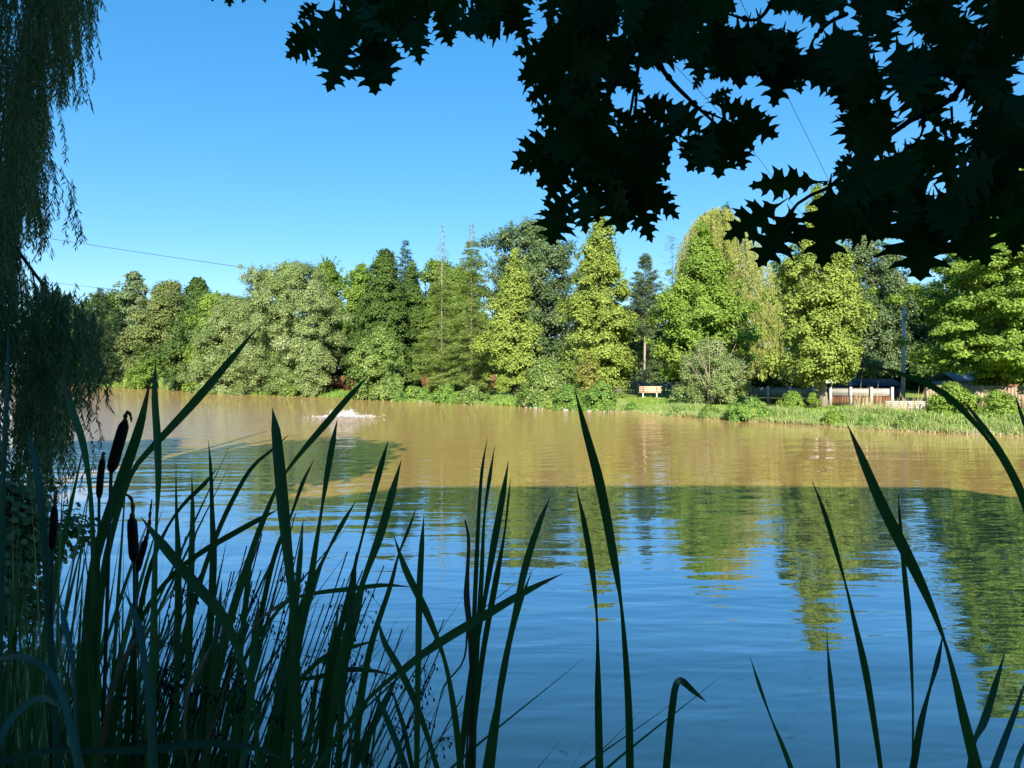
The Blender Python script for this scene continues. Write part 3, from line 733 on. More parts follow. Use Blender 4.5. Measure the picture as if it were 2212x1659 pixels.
grass('dry_shore_stalks', 'dry pale stalks along the waterline', 5000, 1320, 2230, -.35, .3, .15, .4, .03, 'straw', .5)

# stones along the waterline
def stones(label, n, px0, px1, off0, off1, s0, s1, group):
    m = None
    for i in range(n):
        px = rng.uniform(px0, px1); D = shoreD(px) + rng.uniform(off0, off1)
        x = (px - 1106) / F * D; z = max(gz(x, D), 0)
        s = rng.uniform(s0, s1)
        if m is None:
            mb = MB()
            u = rdir(60)
            import bmesh
            bm = bmesh.new(); bmesh.ops.create_icosphere(bm, subdivisions=2, radius=1)
            for v in bm.verts: v.co *= 1 + .18 * math.sin(v.co.x * 4 + 1) * math.sin(v.co.y * 3.3) + .1 * math.sin(v.co.z * 7)
            me = bpy.data.meshes.new('shore_stone'); bm.to_mesh(me); bm.free()
            me.materials.append(M['stone'])
            m = me
        o = bpy.data.objects.new('shore_stone', m); COL.objects.link(o)
        o.location = (x, D, z + s * .12); o.scale = (s, s * .8, s * .5); o.rotation_euler = (rng.normal(0, .2), rng.normal(0, .2), rng.uniform(0, 6))
        tag(o, label, 'stone', group)
stones('pale stone at the waterline below the herb mound and round bush', 34, 1130, 1335, -.2, .3, .08, .22, 'stones under the herb mound')
stones('pale stone at the waterline below the larches', 26, 865, 1045, -.2, .3, .1, .22, 'stones under the larches')
stones('pale stone among dry stalks at the right end of the bank', 16, 2085, 2180, -.25, .3, .10, .22, 'stones at the right end of the bank')

# ------------------------------------------------------------------ fences, benches, sheds, pole
def picket(name, label, pxa, pxb, Da, Db, h, mat, board=.13, gap=.03, cat='fence', zoff=0, rails=True, post=2.4, lat=None):
    a = at(pxa, 840, Da); b = at(pxb, 840, Db)
    ax, ay, bx, by = a[0], Da, b[0], Db
    L = math.hypot(bx - ax, by - ay); ang = math.atan2(by - ay, bx - ax)
    z0 = gz((ax + bx) / 2, (ay + by) / 2)
    o = empty(name, ((ax + bx) / 2, (ay + by) / 2, z0), label, cat)
    pan, ps = MB(), MB()
    def pt(s, off=0): return ax + (bx - ax) * s / L - off * math.sin(ang), ay + (by - ay) * s / L + off * math.cos(ang)
    s = 0.0
    while s < L - board:
        x, y = pt(s + board / 2, -.02); zz = gz(x, y)
        hh = h * rng.uniform(.985, 1.015)
        pan.box(x - board / 2, x + board / 2, y - .011, y + .011, zz + .05, zz + hh, ang)
        s += board + gap
    if rails:
        for q in (.22, .80):
            x, y = pt(L / 2, .028)
            pan.box(x - L / 2, x + L / 2, y - .02, y + .02, z0 + h * q, z0 + h * q + .09, ang)
    pan.build('board_panel', M[mat], o)
    s = 0.0
    while s <= L + .01:
        x, y = pt(s, .06); zz = gz(x, y)
        ps = MB(); ps.box(x - .05, x + .05, y - .05 + .05, y + .05 + .05, zz - .1, zz + h + .06, ang)
        ps.build('post', M[mat], o)
        s += post
    return o
picket('wooden_fence', 'red brown board fence in the shade behind the dense lindens', 690, 905, 92, 84, 1.75, 'brown_fence')
picket('wooden_fence', 'red brown board fence behind the larches and the sapling', 906, 1130, 83.6, 76, 1.75, 'brown_fence')
picket('picket_fence', 'weathered grey picket fence directly behind the park bench', 1316, 1432, 66, 65, 1.15, 'grey_fence', .12, .10)
picket('picket_fence', 'pale grey picket fence right of the park bench', 1433, 1492, 65, 64.5, 1.1, 'grey_fence', .16, .12)
picket('wooden_fence', 'beige board fence at the right edge of the photo', 2000, 2330, 41, 37.5, 1.25, 'beige_fence', .14, .01)

def lattice(name, label, pxa, pxb, Da, Db, zlo, zhi):
    a = at(pxa, 840, Da); b = at(pxb, 840, Db)
    L = math.hypot(b[0] - a[0], Db - Da); ang = math.atan2(Db - Da, b[0] - a[0])
    z0 = gz((a[0] + b[0]) / 2, (Da + Db) / 2)
    o = empty(name, ((a[0] + b[0]) / 2, (Da + Db) / 2, z0), label, 'fence')
    cx, cy = (a[0] + b[0]) / 2, (Da + Db) / 2
    mb = MB()
    mb.box(cx - L / 2, cx + L / 2, cy - .01, cy + .01, z0 + zlo, z0 + zlo + (zhi - zlo) * .92, ang)
    mb.build('white_panel', M['white_siding'], o)
    mb = MB(); mb.box(cx - L / 2, cx + L / 2, cy - .04, cy + .04, z0 + zhi * .96, z0 + zhi, ang); mb.box(cx - L / 2, cx + L / 2, cy - .035, cy + .035, z0 + zlo - .07, z0 + zlo, ang)
    mb.build('rail', M['grey_fence'], o)
    mb = MB()
    c, q = math.cos(ang), math.sin(ang)
    s = 0
    while s < L:
        x, y = a[0] + c * s, Da + q * s
        mb.box(x - .055, x + .055, y - .10, y + .0, z0 + .02, z0 + zlo - .09, ang); s += .14
    mb.build('board_panel', M['brown_fence'], o)
    mesh = MB(); s = 0
    while s < L - .5:
        for d in (1, -1):
            x0, y0 = a[0] + c * (s if d > 0 else s + .5), Da + q * (s if d > 0 else s + .5) - .07
            x1, y1 = a[0] + c * (s + .5 if d > 0 else s), Da + q * (s + .5 if d > 0 else s) - .07
            mesh.tube([(x0, y0, z0 + zlo), (x1, y1, z0 + zhi)], .008, 4)
        s += .16
    mesh.build('wire_mesh', M['grey_fence'], o)
    s = 0
    while s <= L + .01:
        ps = MB(); x, y = a[0] + c * s, Da + q * s
        ps.box(x - .07, x + .07, y - .20, y - .06, z0 - .1, z0 + zhi + .08, ang); ps.build('post', M['concrete'], o); s += L / 3
lattice('lattice_fence', 'white lattice fence over brown boards left of the pale linden trunk', 1612, 1755, 47, 44.5, .45, 1.02)
lattice('lattice_fence', 'white topped fence right of the pale linden trunk', 1792, 1925, 44.5, 43.5, .60, .98)

# black garden railing
o = empty('garden_railing', (*at(1840, 860, 41.5)[:2], gz(at(1840, 860, 41.5)[0], 41.5)), 'short black metal railing on the lawn right of the pale linden trunk', 'railing')
r0 = world_loc(o); mb = MB()
for zz in (.15, .62): mb.tube([(r0.x - 1.0, r0.y, r0.z + zz), (r0.x + 1.0, r0.y, r0.z + zz)], .018, 5)
mb.build('rail', M['metal_dark'], o)
mb = MB()
for i in range(12): mb.tube([(r0.x - 1.0 + i * .18, r0.y, r0.z - .02), (r0.x - 1.0 + i * .18, r0.y, r0.z + .7)], .013, 5)
mb.build('bars', M['metal_dark'], o)

# white stacked timber wall
o = empty('timber_wall', (*at(1955, 866, 39.5)[:2], gz(at(1955, 866, 39.5)[0], 39.5)), 'low wall of pale horizontal timbers behind the tan grass', 'wall')
r0 = world_loc(o); mb = MB()
for i in range(5): mb.box(r0.x - 1.05, r0.x + 1.05, r0.y - .06 + .004 * (i % 2), r0.y + .06, r0.z + .02 + i * .105, r0.z + .115 + i * .105)
mb.build('timber', M['white_siding'], o)

# park bench facing the pond
bx, by = at(1404, 860, 56)[0], 56.0; bz = gz(bx, by)
o = empty('park_bench', (bx, by, bz), 'brown wooden park bench with concrete legs on the lawn', 'bench')
R = -.22
def benchbox(name, mat, items):
    for it in items:
        mb = MB(); mb.box(*[q + p for q, p in zip(it, (bx, bx, by, by, bz, bz))], rot=R, piv=(bx, by, 0)); yield mb.build(name, M[mat], o)
list(benchbox('seat', 'bench_wood', [(-.82, .82, -.30, -.17, .42, .46), (-.82, .82, -.155, -.025, .42, .46), (-.82, .82, -.01, .12, .42, .46)]))
list(benchbox('backrest', 'bench_wood', [(-.82, .82, .15, .19, .49, .62), (-.82, .82, .18, .22, .635, .765), (-.82, .82, .21, .25, .78, .90)]))
list(benchbox('leg', 'concrete', [(-.56, -.46, -.26, .12, 0, .415), (.46, .56, -.26, .12, 0, .415)]))
list(benchbox('back_support', 'metal_dark', [(-.53, -.49, .13, .148, .40, .88), (.49, .53, .13, .148, .40, .88)]))
mb = MB(); mb.box(bx - 1.1, bx + 1.1, by - .5, by + .5, bz - .06, bz + .035, R, (bx, by, 0)); tag(mb.build('bench_slab', M['concrete']), 'thin concrete slab under the brown park bench', 'slab')

# dark metal bench seen from the side, curved
cx_, cy_ = at(1748, 870, 41.5)[0], 41.5; cz_ = gz(cx_, cy_)
o = empty('garden_bench', (cx_, cy_, cz_), 'dark curved metal bench left of the pale linden trunk', 'bench')
mb = MB()
for s_ in (-1, 1): mb.tube([(cx_ + s_ * .5 - .1, cy_ - .25, cz_), (cx_ + s_ * .5 - .1, cy_ - .25, cz_ + .42), (cx_ + s_ * .5, cy_ + .2, cz_ + .46), (cx_ + s_ * .5 + .05, cy_ + .3, cz_ + .85)], .025, 6)
mb.build('frame', M['metal_dark'], o)
mb = MB(); mb.box(cx_ - .6, cx_ + .5, cy_ - .25, cy_ + .2, cz_ + .41, cz_ + .44); mb.build('seat', M['metal_dark'], o)
mb = MB()
for i in range(4): mb.tube(catmull([(cx_ - .6, cy_ + .25, cz_ + .55 + i * .09), (cx_, cy_ + .36, cz_ + .6 + i * .1), (cx_ + .55, cy_ + .25, cz_ + .55 + i * .09)], 8), .02, 5)
mb.build('backrest', M['roof'], o)

def shed(name, label, pxa, pxb, D, zw, zr, depth, wallm, roofm, cat='shed', door=None, window=True):
    a, b = at(pxa, 840, D)[0], at(pxb, 840, D)[0]
    c = (a + b) / 2; z0 = gz(c, D)
    o = empty(name, (c, D + depth / 2, z0), label, cat)
    mb = MB(); mb.box(a, b, D, D + depth, z0 - .1, z0 + zw); mb.build('wall', M[wallm], o)
    mb = MB(); e = .2; t = .08
    v = []
    for x in (a - e, b + e):
        v += [(x, D - e, z0 + zw - .02), (x, D + depth / 2, z0 + zr), (x, D + depth + e, z0 + zw - .02), (x, D - e, z0 + zw - .02 + t), (x, D + depth / 2, z0 + zr + t), (x, D + depth + e, z0 + zw - .02 + t)]
    mb.add(v, [np.array([[0, 1, 7, 6], [1, 2, 8, 7], [3, 9, 10, 4], [4, 10, 11, 5], [0, 6, 9, 3], [2, 5, 11, 8], [0, 3, 4, 1], [1, 4, 5, 2], [6, 7, 10, 9], [7, 8, 11, 10]])])
    mb.build('roof', M[roofm], o)
    if window:
        w0 = c - (b - a) * .25
        mb = MB(); mb.box(w0 - .35, w0 + .35, D - .04, D - .003, z0 + zw * .45, z0 + zw * .85); f = mb.build('window', M['white'], o)
        mb = MB(); mb.box(w0 - .29, w0 + .29, D - .06, D - .045, z0 + zw * .48, z0 + zw * .82); mb.build('pane', M['glass'], o)
    return o
shed('garden_shed', 'grey shed with slate blue roof behind the right bank bushes', 2068, 2172, 48, 1.35, 1.95, 3.0, 'siding', 'roof', window=False)
shed('garden_shed', 'small brown shed at the right beside the grey shed', 2180, 2200, 46, 1.3, 1.5, 1.5, 'brown_fence', 'brown_fence', window=False)
shed('pool_shelter', 'long low dark navy shelter behind the white topped fence', 1818, 1945, 52, .95, 1.4, 3.0, 'navy', 'navy', cat='shelter', window=False)
shed('house', 'white house mostly hidden by the trees left of the utility pole', 1880, 1990, 88, 5.0, 7.2, 8, 'white_siding', 'roof', cat='house')
shed('house', 'pale house mostly hidden behind the picket fence trees', 1290, 1400, 100, 3.0, 5.0, 8, 'white_siding', 'roof', cat='house')
# white garden umbrella by the pale trunk
ux, uy = at(1772, 850, 49)[0], 49.0; uz = gz(ux, uy)
o = empty('garden_umbrella', (ux, uy, uz), 'white garden umbrella partly behind the pale linden trunk', 'umbrella')
mb = MB(); mb.tube([(ux, uy, uz), (ux, uy, uz + 2.0)], .025, 6); mb.build('pole', M['metal_dark'], o)
mb = MB(); th = np.linspace(0, 2 * np.pi, 8, endpoint=False)
ring = np.stack([ux + 1.0 * np.cos(th), uy + 1.0 * np.sin(th), np.full(8, uz + 1.45)], 1); ring2 = ring - np.array([0, 0, .15])
v = np.vstack([[(ux, uy, uz + 1.95)], ring, ring2]); fs = np.array([[0, 1 + i, 1 + (i + 1) % 8] for i in range(8)])
mb.add(v, [fs, np.array([[1 + i, 9 + i, 9 + (i + 1) % 8, 1 + (i + 1) % 8] for i in range(8)])]); mb.build('canopy', M['white'], o)

# utility pole and wires
pxp, pD = 1951, 50.0
x0 = at(pxp, 850, pD)[0]; z0 = gz(x0, pD); ztop = at(pxp, 664, pD)[2]
o = empty('utility_pole', (x0, pD, z0), 'pale grey wooden utility pole standing before the dark trees', 'pole')
mb = MB(); mb.tube([(x0, pD, z0 - .2), (x0, pD, (z0 + ztop) / 2), (x0, pD, ztop)], [.14, .125, .11], 12); mb.build('shaft', M['concrete'], o)
mb = MB(); mb.box(x0 - .1, x0 + .1, pD - .3, pD - .12, ztop - .9, ztop - .5); mb.build('junction_box', M['grey_fence'], o)
def wire(label, pts, r=.012):
    mb = MB(); mb.tube(catmull(pts, 24), r, 5); tag(mb.build('overhead_wire', M['wire']), label, 'wire')
wire('thin overhead wire sloping down across the open sky at left', [at(-300, 455, 95), at(105, 515, 95), at(320, 548, 97), at(540, 580, 99), at(900, 640, 100)], .03)
wire('lower overhead wire just above the far left treetops', [at(-300, 580, 120), at(100, 609, 120), at(245, 625, 122), at(420, 640, 124)], .03)
wire('overhead wire crossing the sky gap between the oak leaf clusters', [at(1560, -80, 28), at(1708, 222, 38), at(1790, 390, 44), at(1838, 500, 49), (x0 - .12, pD - .1, ztop - .1)], .013)
wire('second overhead wire passing behind the middle oak leaves', [at(1400, 80, 30), at(1630, 330, 42), at(1720, 450, 46), (x0, pD - .12, ztop - .2)], .013)

# ------------------------------------------------------------------ fountain
fx, fy, _ = FOUNT
o = empty('pond_fountain', (fx, fy, 0), 'white low bubbling fountain spray in the middle of the pond', 'fountain')
mb = MB()
n = 2600
th = rng.uniform(0, 2 * np.pi, n)
v0 = rng.normal(1, .22, n) * np.where(rng.random(n) < .35, .55, 1); t = rng.random(n)
r = .12 + v0 * t * .68 * rng.uniform(.6, 1.25, n)
z = .36 * v0 * 4 * t * (1 - t) * rng.uniform(.55, 1.1, n) * .95 + .01
P = np.stack([fx + r * np.cos(th), fy + r * np.sin(th), z], 1)
A = nrm(np.stack([np.cos(th), np.sin(th), 2.2 * (1 - 2 * t)], 1) + rng.normal(0, .3, (n, 3))); B = nrm(np.cross(A, rdir(n)))
mb.leaves(P, A, B, rng.uniform(.03, .11, n), rng.uniform(.012, .03, n))
mb.build('spray', M['foam'], o)
mb = MB(); n = 3200
th = rng.uniform(0, 2 * np.pi, n); r = np.abs(rng.normal(0, 1, n)) * .72 + .2
P = np.stack([fx + r * np.cos(th), fy + r * np.sin(th), rng.uniform(.004, .04, n)], 1)
A = nrm(np.stack([np.cos(th), np.sin(th), rng.uniform(0, .4, n)], 1)); B = nrm(np.cross(A, np.array([0, 0, 1.0]) + rng.normal(0, .3, (n, 3))))
mb.leaves(P, A, B, rng.uniform(.05, .16, n), rng.uniform(.03, .08, n)); mb.build('foam', M['foam'], o)
mb = MB(); mb.tube([(fx, fy, -.1), (fx, fy, .07)], .32, 14); mb.build('float', M['metal_dark'], o)

# ------------------------------------------------------------------ near willow, hanging at the left
WD = 9.5
wx, wy = -9.6, 9.0
wz = gz(wx, wy)
o = empty('willow_tree', (wx, wy, wz), 'large weeping willow hanging down the left edge of the photo', 'tree')
mb = MB()
mb.tube(catmull([(wx, wy, wz - .2), (wx + .3, wy, 2.5), (wx + .2, wy + .2, 5), (wx + .6, wy, 8.5)], 14), np.linspace(.42, .16, 14), 12)
for e in [(-7.0, 8.5, 8.6), (-6.6, 9.5, 7.6), (-8, 11, 9.5), (-7.2, 7.6, 9.8), (-11.5, 7.5, 9), (-10, 11.5, 10)]:
    s_ = (wx + .2, wy + .1, 4.5)
    mb.tube(catmull([s_, ((s_[0] + e[0]) / 2, (s_[1] + e[1]) / 2, (s_[2] + e[2]) / 2 + .9), e], 8), np.linspace(.16, .04, 8), 7)
mb.build('trunk', M['bark'], o, True)
brs = MB()
brs.tube(catmull([at(-60, 470, 9), at(20, 520, 8.6), at(70, 585, 8.4), at(108, 640, 8.3), at(128, 720, 8.2), at(132, 830, 8.2)], 16), np.linspace(.028, .008, 16), 6)
brs.tube(catmull([at(30, 530, 8.6), at(45, 620, 8.5), at(55, 760, 8.5)], 10), np.linspace(.012, .005, 10), 5)
brs.tube(catmull([at(70, 585, 8.4), at(80, 660, 8.4), at(70, 740, 8.4)], 10), np.linspace(.010, .004, 10), 5)
brs.build('branch', M['oak_bark'], o, True)
fol = MB(); stm = MB()
def strand(p0, L, sway=.06, dens=70, ll=.085, lw=.014):
    m = max(int(L * dens), 3)
    t = np.linspace(0, 1, m)
    a = rng.normal(0, sway, 2); ph = rng.uniform(0, 6, 2)
    P = np.stack([p0[0] + a[0] * t * L + .035 * np.sin(t * 5 + ph[0]), p0[1] + a[1] * t * L + .035 * np.sin(t * 4 + ph[1]), p0[2] - t * L], 1)
    sd_ = np.where(np.arange(m) % 2 == 0, 1, -1)[:, None]
    az = rng.uniform(0, 2 * np.pi, m)
    H = np.stack([np.cos(az), np.sin(az), 0 * az], 1)
    A = nrm(H * .55 * sd_ + np.array([0, 0, -1.0]) + rng.normal(0, .18, (m, 3)))
    B = nrm(np.cross(A, rdir(m)))
    fol.leaves(P, A, B, ll * rng.uniform(.7, 1.25, m), lw * rng.uniform(.8, 1.2, m), np.clip(rng.random(m) * .5 + rng.random() * .6, 0, 1))
    stm.tube(P[::max(m // 8, 1)], .0022, 3)
# each strand ends where the foliage edge ends: (x range, top, bottom) measured on the photo
def region(n, xa, xb, ya, yb, ymin, ymax, Lr, D0=7.6, D1=11.5, edge=None):
    for i in range(n):
        px = rng.uniform(xa, xb); D = rng.uniform(D0, D1)
        yb_ = rng.uniform(ymin, ymax)
        if edge is not None: yb_ = min(yb_, edge(px) + rng.normal(0, 14))
        pe = at(px, yb_, D)
        L = rng.uniform(*Lr)
        strand((pe[0], pe[1], pe[2] + L), L)
up_edge = lambda x: float(np.interp(x, [-80, 0, 40, 60, 85, 100, 130, 160, 180, 192, 205], [900, 900, 560, 545, 520, 260, 235, 225, 140, 90, 20]))
for i in range(860):
    px = rng.uniform(-90, 196) if i % 3 else rng.uniform(-90, 90)
    D = rng.uniform(7.6, 11.5); e = up_edge(px)
    if D > 9.5: D = 9.5 + (D - 9.5) * .5
    ye = e - abs(rng.normal(0, 1)) * 130 if rng.random() < .55 else rng.uniform(-120, e)
    pe = at(px, ye, D); L = rng.uniform(.8, 2.2)
    strand((pe[0], pe[1], pe[2] + L), L)
low_edge_top = lambda x: float(np.interp(x, [-80, 60, 90, 130, 170, 200, 225], [560, 640, 640, 640, 665, 705, 780]))
low_edge_bot = lambda x: float(np.interp(x, [-80, 60, 130, 160, 190, 215, 240], [1130, 1120, 1060, 1000, 930, 880, 850]))
for i in range(560):
    px = rng.uniform(-90, 150) if rng.random() < .5 else rng.uniform(40, 212)
    D = rng.uniform(7.0, 10.5); a, b = low_edge_top(px) + rng.normal(0, 16) + 14 * math.sin(px * .11), low_edge_bot(px) + 30 * math.sin(px * .17 + 1)
    if math.sin(px * .33 + 2) + rng.normal(0, .6) > 1.1: continue
    ye = a + (b - a) * rng.uniform(.15, 1) + rng.normal(0, 10)
    ye = min(ye, 808 + F * (CAMZ - .12) / D * .96)
    L = min(rng.uniform(.5, 1.5), (ye - a + 15) * D / F)
    if L < .15: continue
    pe = at(px, ye, D)
    strand((pe[0], pe[1], pe[2] + L), L)
for px, y0, y1 in [(216, 700, 800), (222, 745, 850), (205, 668, 760), (212, 860, 960), (196, 900, 1010), (180, 940, 1060), (150, 385, 520), (158, 400, 530), (166, 430, 515), (172, 450, 520), (142, 360, 440), (240, 790, 885), (236, 760, 850), (228, 780, 860), (118, 350, 470), (125, 370, 430), (92, 470, 555), (100, 480, 550), (82, 500, 560), (190, 0, 60), (200, -20, 40), (206, -20, 30), (95, 590, 700), (70, 560, 680)]:
    p = at(px, y0, 8.2); strand(p, (y1 - y0) * PX(8.2), .02)
stm.tube(catmull([at(60, 330, 8.2), at(95, 340, 8.2), at(130, 370, 8.2), at(160, 410, 8.2)], 10), .004, 4)
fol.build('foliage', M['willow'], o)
stm.build('twig', M['bark'], o)

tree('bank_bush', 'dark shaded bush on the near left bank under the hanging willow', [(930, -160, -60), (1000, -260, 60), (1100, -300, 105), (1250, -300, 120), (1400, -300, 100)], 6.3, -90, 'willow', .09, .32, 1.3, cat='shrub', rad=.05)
# unseen trees and a block added to shade the near water and the willow
def added_shade_tree(label, x, y, zc, rx, rz, mat='dense'):  # out of view; crown sized and placed to shade the hanging willow
    z0 = gz(x, y); o = empty('added_shade_tree', (x, y, z0), label, 'tree')
    mb = MB(); n = 11000
    c = rdir(170) * np.array([rx, rx, rz]) * (rng.random((170, 1)) ** .33) + np.array([x, y, zc])
    P = c[rng.integers(0, 170, n)] + rdir(n) * rng.random((n, 1)) * rx * .33
    A = rdir(n); B = nrm(np.cross(A, rdir(n))); mb.leaves(P, A, B, .5, .4)
    mb.build('crown', M[mat], o)
    mb = MB(); mb.tube([(x, y, z0 - .2), (x + .1, y, zc * .5), (x, y, zc)], [.4, .3, .12], 10)
    for q in range(6):
        e = np.array([x, y, zc]) + rdir(1)[0] * np.array([rx, rx, rz]) * .7; mb.tube([(x, y, zc * .6), ((x + e[0]) / 2, (y + e[1]) / 2, (zc * .7 + e[2]) / 2), e], [.16, .1, .03], 6)
    mb.build('trunk', M['bark'], o, True)
SHADE_EDGE = 15.9
by_ = -6.0
HB = (SHADE_EDGE - by_) * math.tan(SUN_EL) / math.cos(SUN_AZ)
o = empty('added_shadow_block', (-10, by_ - 6, .6), 'unseen brick block added behind the photographer to cast the shadow on the water', 'building')
mb = MB(); mb.box(-42, 22, by_ - 12, by_, .3, HB - 2.31); mb.build('wall', solid('brick_wall', (.28, .13, .08), (.2, .09, .06), .9, 3.0), o)
mb = MB()
prof = [(-42.3, HB - 2.0), (-9.5, HB - 1.1), (-3.2, HB - .75), (-1.8, HB - .1), (4.5, HB), (9.5, HB - .15), (10.2, HB - .8), (22.3, HB - 1.3)]  # roof line of the added block, shaped to bend its shadow edge
vv = []
for x_, z_ in prof: vv += [(x_, by_, z_), (x_, by_ - 12.3, z_), (x_, by_, HB - 2.3), (x_, by_ - 12.3, HB - 2.3)]
ff = []
for i_ in range(len(prof) - 1):
    q_ = i_ * 4; ff += [[q_, q_ + 4, q_ + 5, q_ + 1], [q_, q_ + 2, q_ + 6, q_ + 4], [q_ + 1, q_ + 5, q_ + 7, q_ + 3]]
ff += [[0, 1, 3, 2], [28, 30, 31, 29]]
mb.add(vv, np.array(ff)); mb.build('roof', M['roof'], o)
for fl in range(3):
    for i in range(12):
        mb = MB(); xx = -39 + i * 5; mb.box(xx, xx + 1.8, by_ + .003, by_ + .06, 1.6 + fl * 2.7, 3.0 + fl * 2.7); wn = mb.build('window', M['white'], o)
        mb = MB(); mb.box(xx + .1, xx + 1.7, by_ + .063, by_ + .08, 1.7 + fl * 2.7, 2.9 + fl * 2.7); mb.build('pane', M['glass'], wn)
added_shade_tree('unseen leafy tree on the left bank added to shade the hanging willow', -6.1, 2.3, 9.2, 2.6, 2.8)
added_shade_tree('second unseen leafy tree added further left to shade the hanging willow', -13.0, 2.0, 9.0, 2.8, 3.4)

# ------------------------------------------------------------------ oak leaves overhead
HALF_A = [(0, .012), (.06, .045), (.10, .09), (.13, .16), (.195, .24), (.185, .165), (.21, .13), (.235, .105), (.25, .17), (.27, .26), (.275, .34), (.315, .295), (.41, .44), (.39, .33), (.445, .31), (.40, .22), (.40, .15), (.43, .12), (.455, .20), (.475, .30), (.49, .375), (.53, .31), (.64, .43), (.605, .31), (.665, .285), (.615, .19), (.61, .13), (.635, .105), (.66, .155), (.685, .225), (.715, .19), (.82, .28), (.785, .18), (.79, .11), (.805, .08), (.84, .08), (.915, .14), (.895, .07), (.93, .05), (1.0, 0)]
HALF_B = [(0, .012), (.07, .04), (.12, .08), (.16, .15), (.235, .20), (.22, .14), (.25, .10), (.28, .10), (.31, .17), (.325, .25), (.36, .22), (.47, .33), (.43, .23), (.45, .14), (.485, .11), (.51, .18), (.53, .28), (.565, .23), (.69, .33), (.645, .22), (.655, .13), (.68, .09), (.71, .12), (.74, .17), (.83, .22), (.80, .13), (.82, .07), (.87, .06), (.93, .09), (.93, .04), (1.0, 0)]
def leaf_shape(half, wid, sk=.1):
    half = [(min(x + sk * y * 4 * x * (1 - x), .99) if x < 1 else 1, y) for x, y in half]
    o1 = [(x, y * wid) for x, y in half]
    o2 = [(x * 1.0 + (.012 if 0 < x < 1 else 0), -y * wid * .96) for x, y in reversed(half[1:-1])]
    out = [(-.16, .006), ] + o1[0:] + o2 + [(-.16, -.006)]
    v3 = [Vector((x, y, 0)) for x, y in out]
    tri = tessellate_polygon([v3])
    V = np.array(out); T = np.array([tuple(t) for t in tri])
    return V, T
SHAPES = [leaf_shape(HALF_A, 1.0, .0), leaf_shape(HALF_B, 1.25, .0), leaf_shape(HALF_A, .84, .06), leaf_shape(HALF_B, 1.5, -.08)]
def oak_leaf(mb, p, q, width=1.0, tilt=None, nrm_hint=None):
    """leaf from base p to tip q (3-D), facing roughly nrm_hint"""
    p = np.array(p, float); q = np.array(q, float)
    a = q - p; L = np.linalg.norm(a); a /= L
    nh = np.array(nrm_hint if nrm_hint is not None else p - np.array([0, 0, CAMZ]), float)
    nh = nh / np.linalg.norm(nh)
    b = np.cross(nh, a); b /= np.linalg.norm(b)
    c = np.cross(a, b)
    tl = rng.normal(0, .35) if tilt is None else tilt
    b2 = b * math.cos(tl) + c * math.sin(tl); c2 = np.cross(a, b2)
    V, T = SHAPES[rng.integers(0, 4)]
    s = rng.choice([-1, 1])
    x = V[:, 0] * L; y = V[:, 1] * L * width * s
    cv = rng.uniform(-.12, .05)
    h = -.18 * np.abs(y) + cv * (V[:, 0] - .5) ** 2 * L + .01 * L * np.sin(V[:, 0] * 14)
    P = p + a * x[:, None] + b2 * y[:, None] + c2 * h[:, None]
    mb.add(P, T, rng.random())

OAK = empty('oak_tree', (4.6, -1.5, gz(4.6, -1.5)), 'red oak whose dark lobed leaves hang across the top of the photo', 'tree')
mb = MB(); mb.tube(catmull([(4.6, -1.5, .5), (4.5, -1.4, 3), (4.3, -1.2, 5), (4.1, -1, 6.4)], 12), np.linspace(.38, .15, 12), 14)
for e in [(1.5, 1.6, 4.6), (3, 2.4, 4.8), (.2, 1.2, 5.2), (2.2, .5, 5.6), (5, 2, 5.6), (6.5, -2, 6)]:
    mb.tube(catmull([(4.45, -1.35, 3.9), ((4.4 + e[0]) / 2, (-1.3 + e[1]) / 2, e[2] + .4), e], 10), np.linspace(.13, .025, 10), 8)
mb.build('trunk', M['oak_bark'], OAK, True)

def v2(X, Y): return 553 + .4166 * X, .4166 * Y          # second close-up of the photograph
def v3_(X, Y): return 1474.6 + .3703 * X, .3703 * Y      # third close-up
def branch(twigs, leaves, D, blobs, gaps=(), Lpx=125):
    b = None
    for pts, r0 in twigs:
        tw = MB()
        P = catmull([at(x, y, D + .05 * i) for i, (x, y) in enumerate(pts)], 14)
        tw.tube(P, np.linspace(r0, r0 * .45, 14), 6)
        k = rng.integers(3, 11, 2)
        for kk in k:
            tw.tube([P[kk] - .006, P[kk] + .001, P[kk] + .007], [.3 * r0, r0 * 1.5, .3 * r0], 6)
        bb = tw.build('branch', M['oak_bark'], OAK, True)
        b = b or bb
    lf = MB()
    for (x0, y0, x1, y1, wd) in leaves:
        d0 = D + rng.uniform(-.12, .12)
        oak_leaf(lf, at(x0, y0, d0), at(x1, y1, d0 + rng.uniform(-.05, .05)), wd, rng.normal(0, .2))
    for (cx, cy, rx, ry, n) in blobs:
        for i in range(int(n * .5)):
            for tr in range(12):
                th = rng.uniform(0, 6.283); q = math.sqrt(rng.random())
                x, y = cx + .88 * rx * q * math.cos(th), cy + .88 * ry * q * math.sin(th)
                ang = rng.normal(math.pi / 2, .8); L = Lpx * rng.uniform(.75, 1.15)
                mx, my = x, y
                ok = all(math.hypot(mx - g[0], my - g[1]) > g[2] + L * .36 for g in gaps)
                if ok: break
            if not ok: continue
            d0 = D + rng.uniform(-.2, .45)
            dx, dy = math.cos(ang) * L / 2, math.sin(ang) * L / 2
            oak_leaf(lf, at(x - dx, y - dy, d0), at(x + dx, y + dy, d0 + rng.uniform(-.06, .06)), 1.0, rng.normal(0, .45))
    lf.build('foliage', M['oak'], b)
def cv(fn, L): return [(*fn(a, b), *fn(c, d), w_) for a, b, c, d, w_ in L]
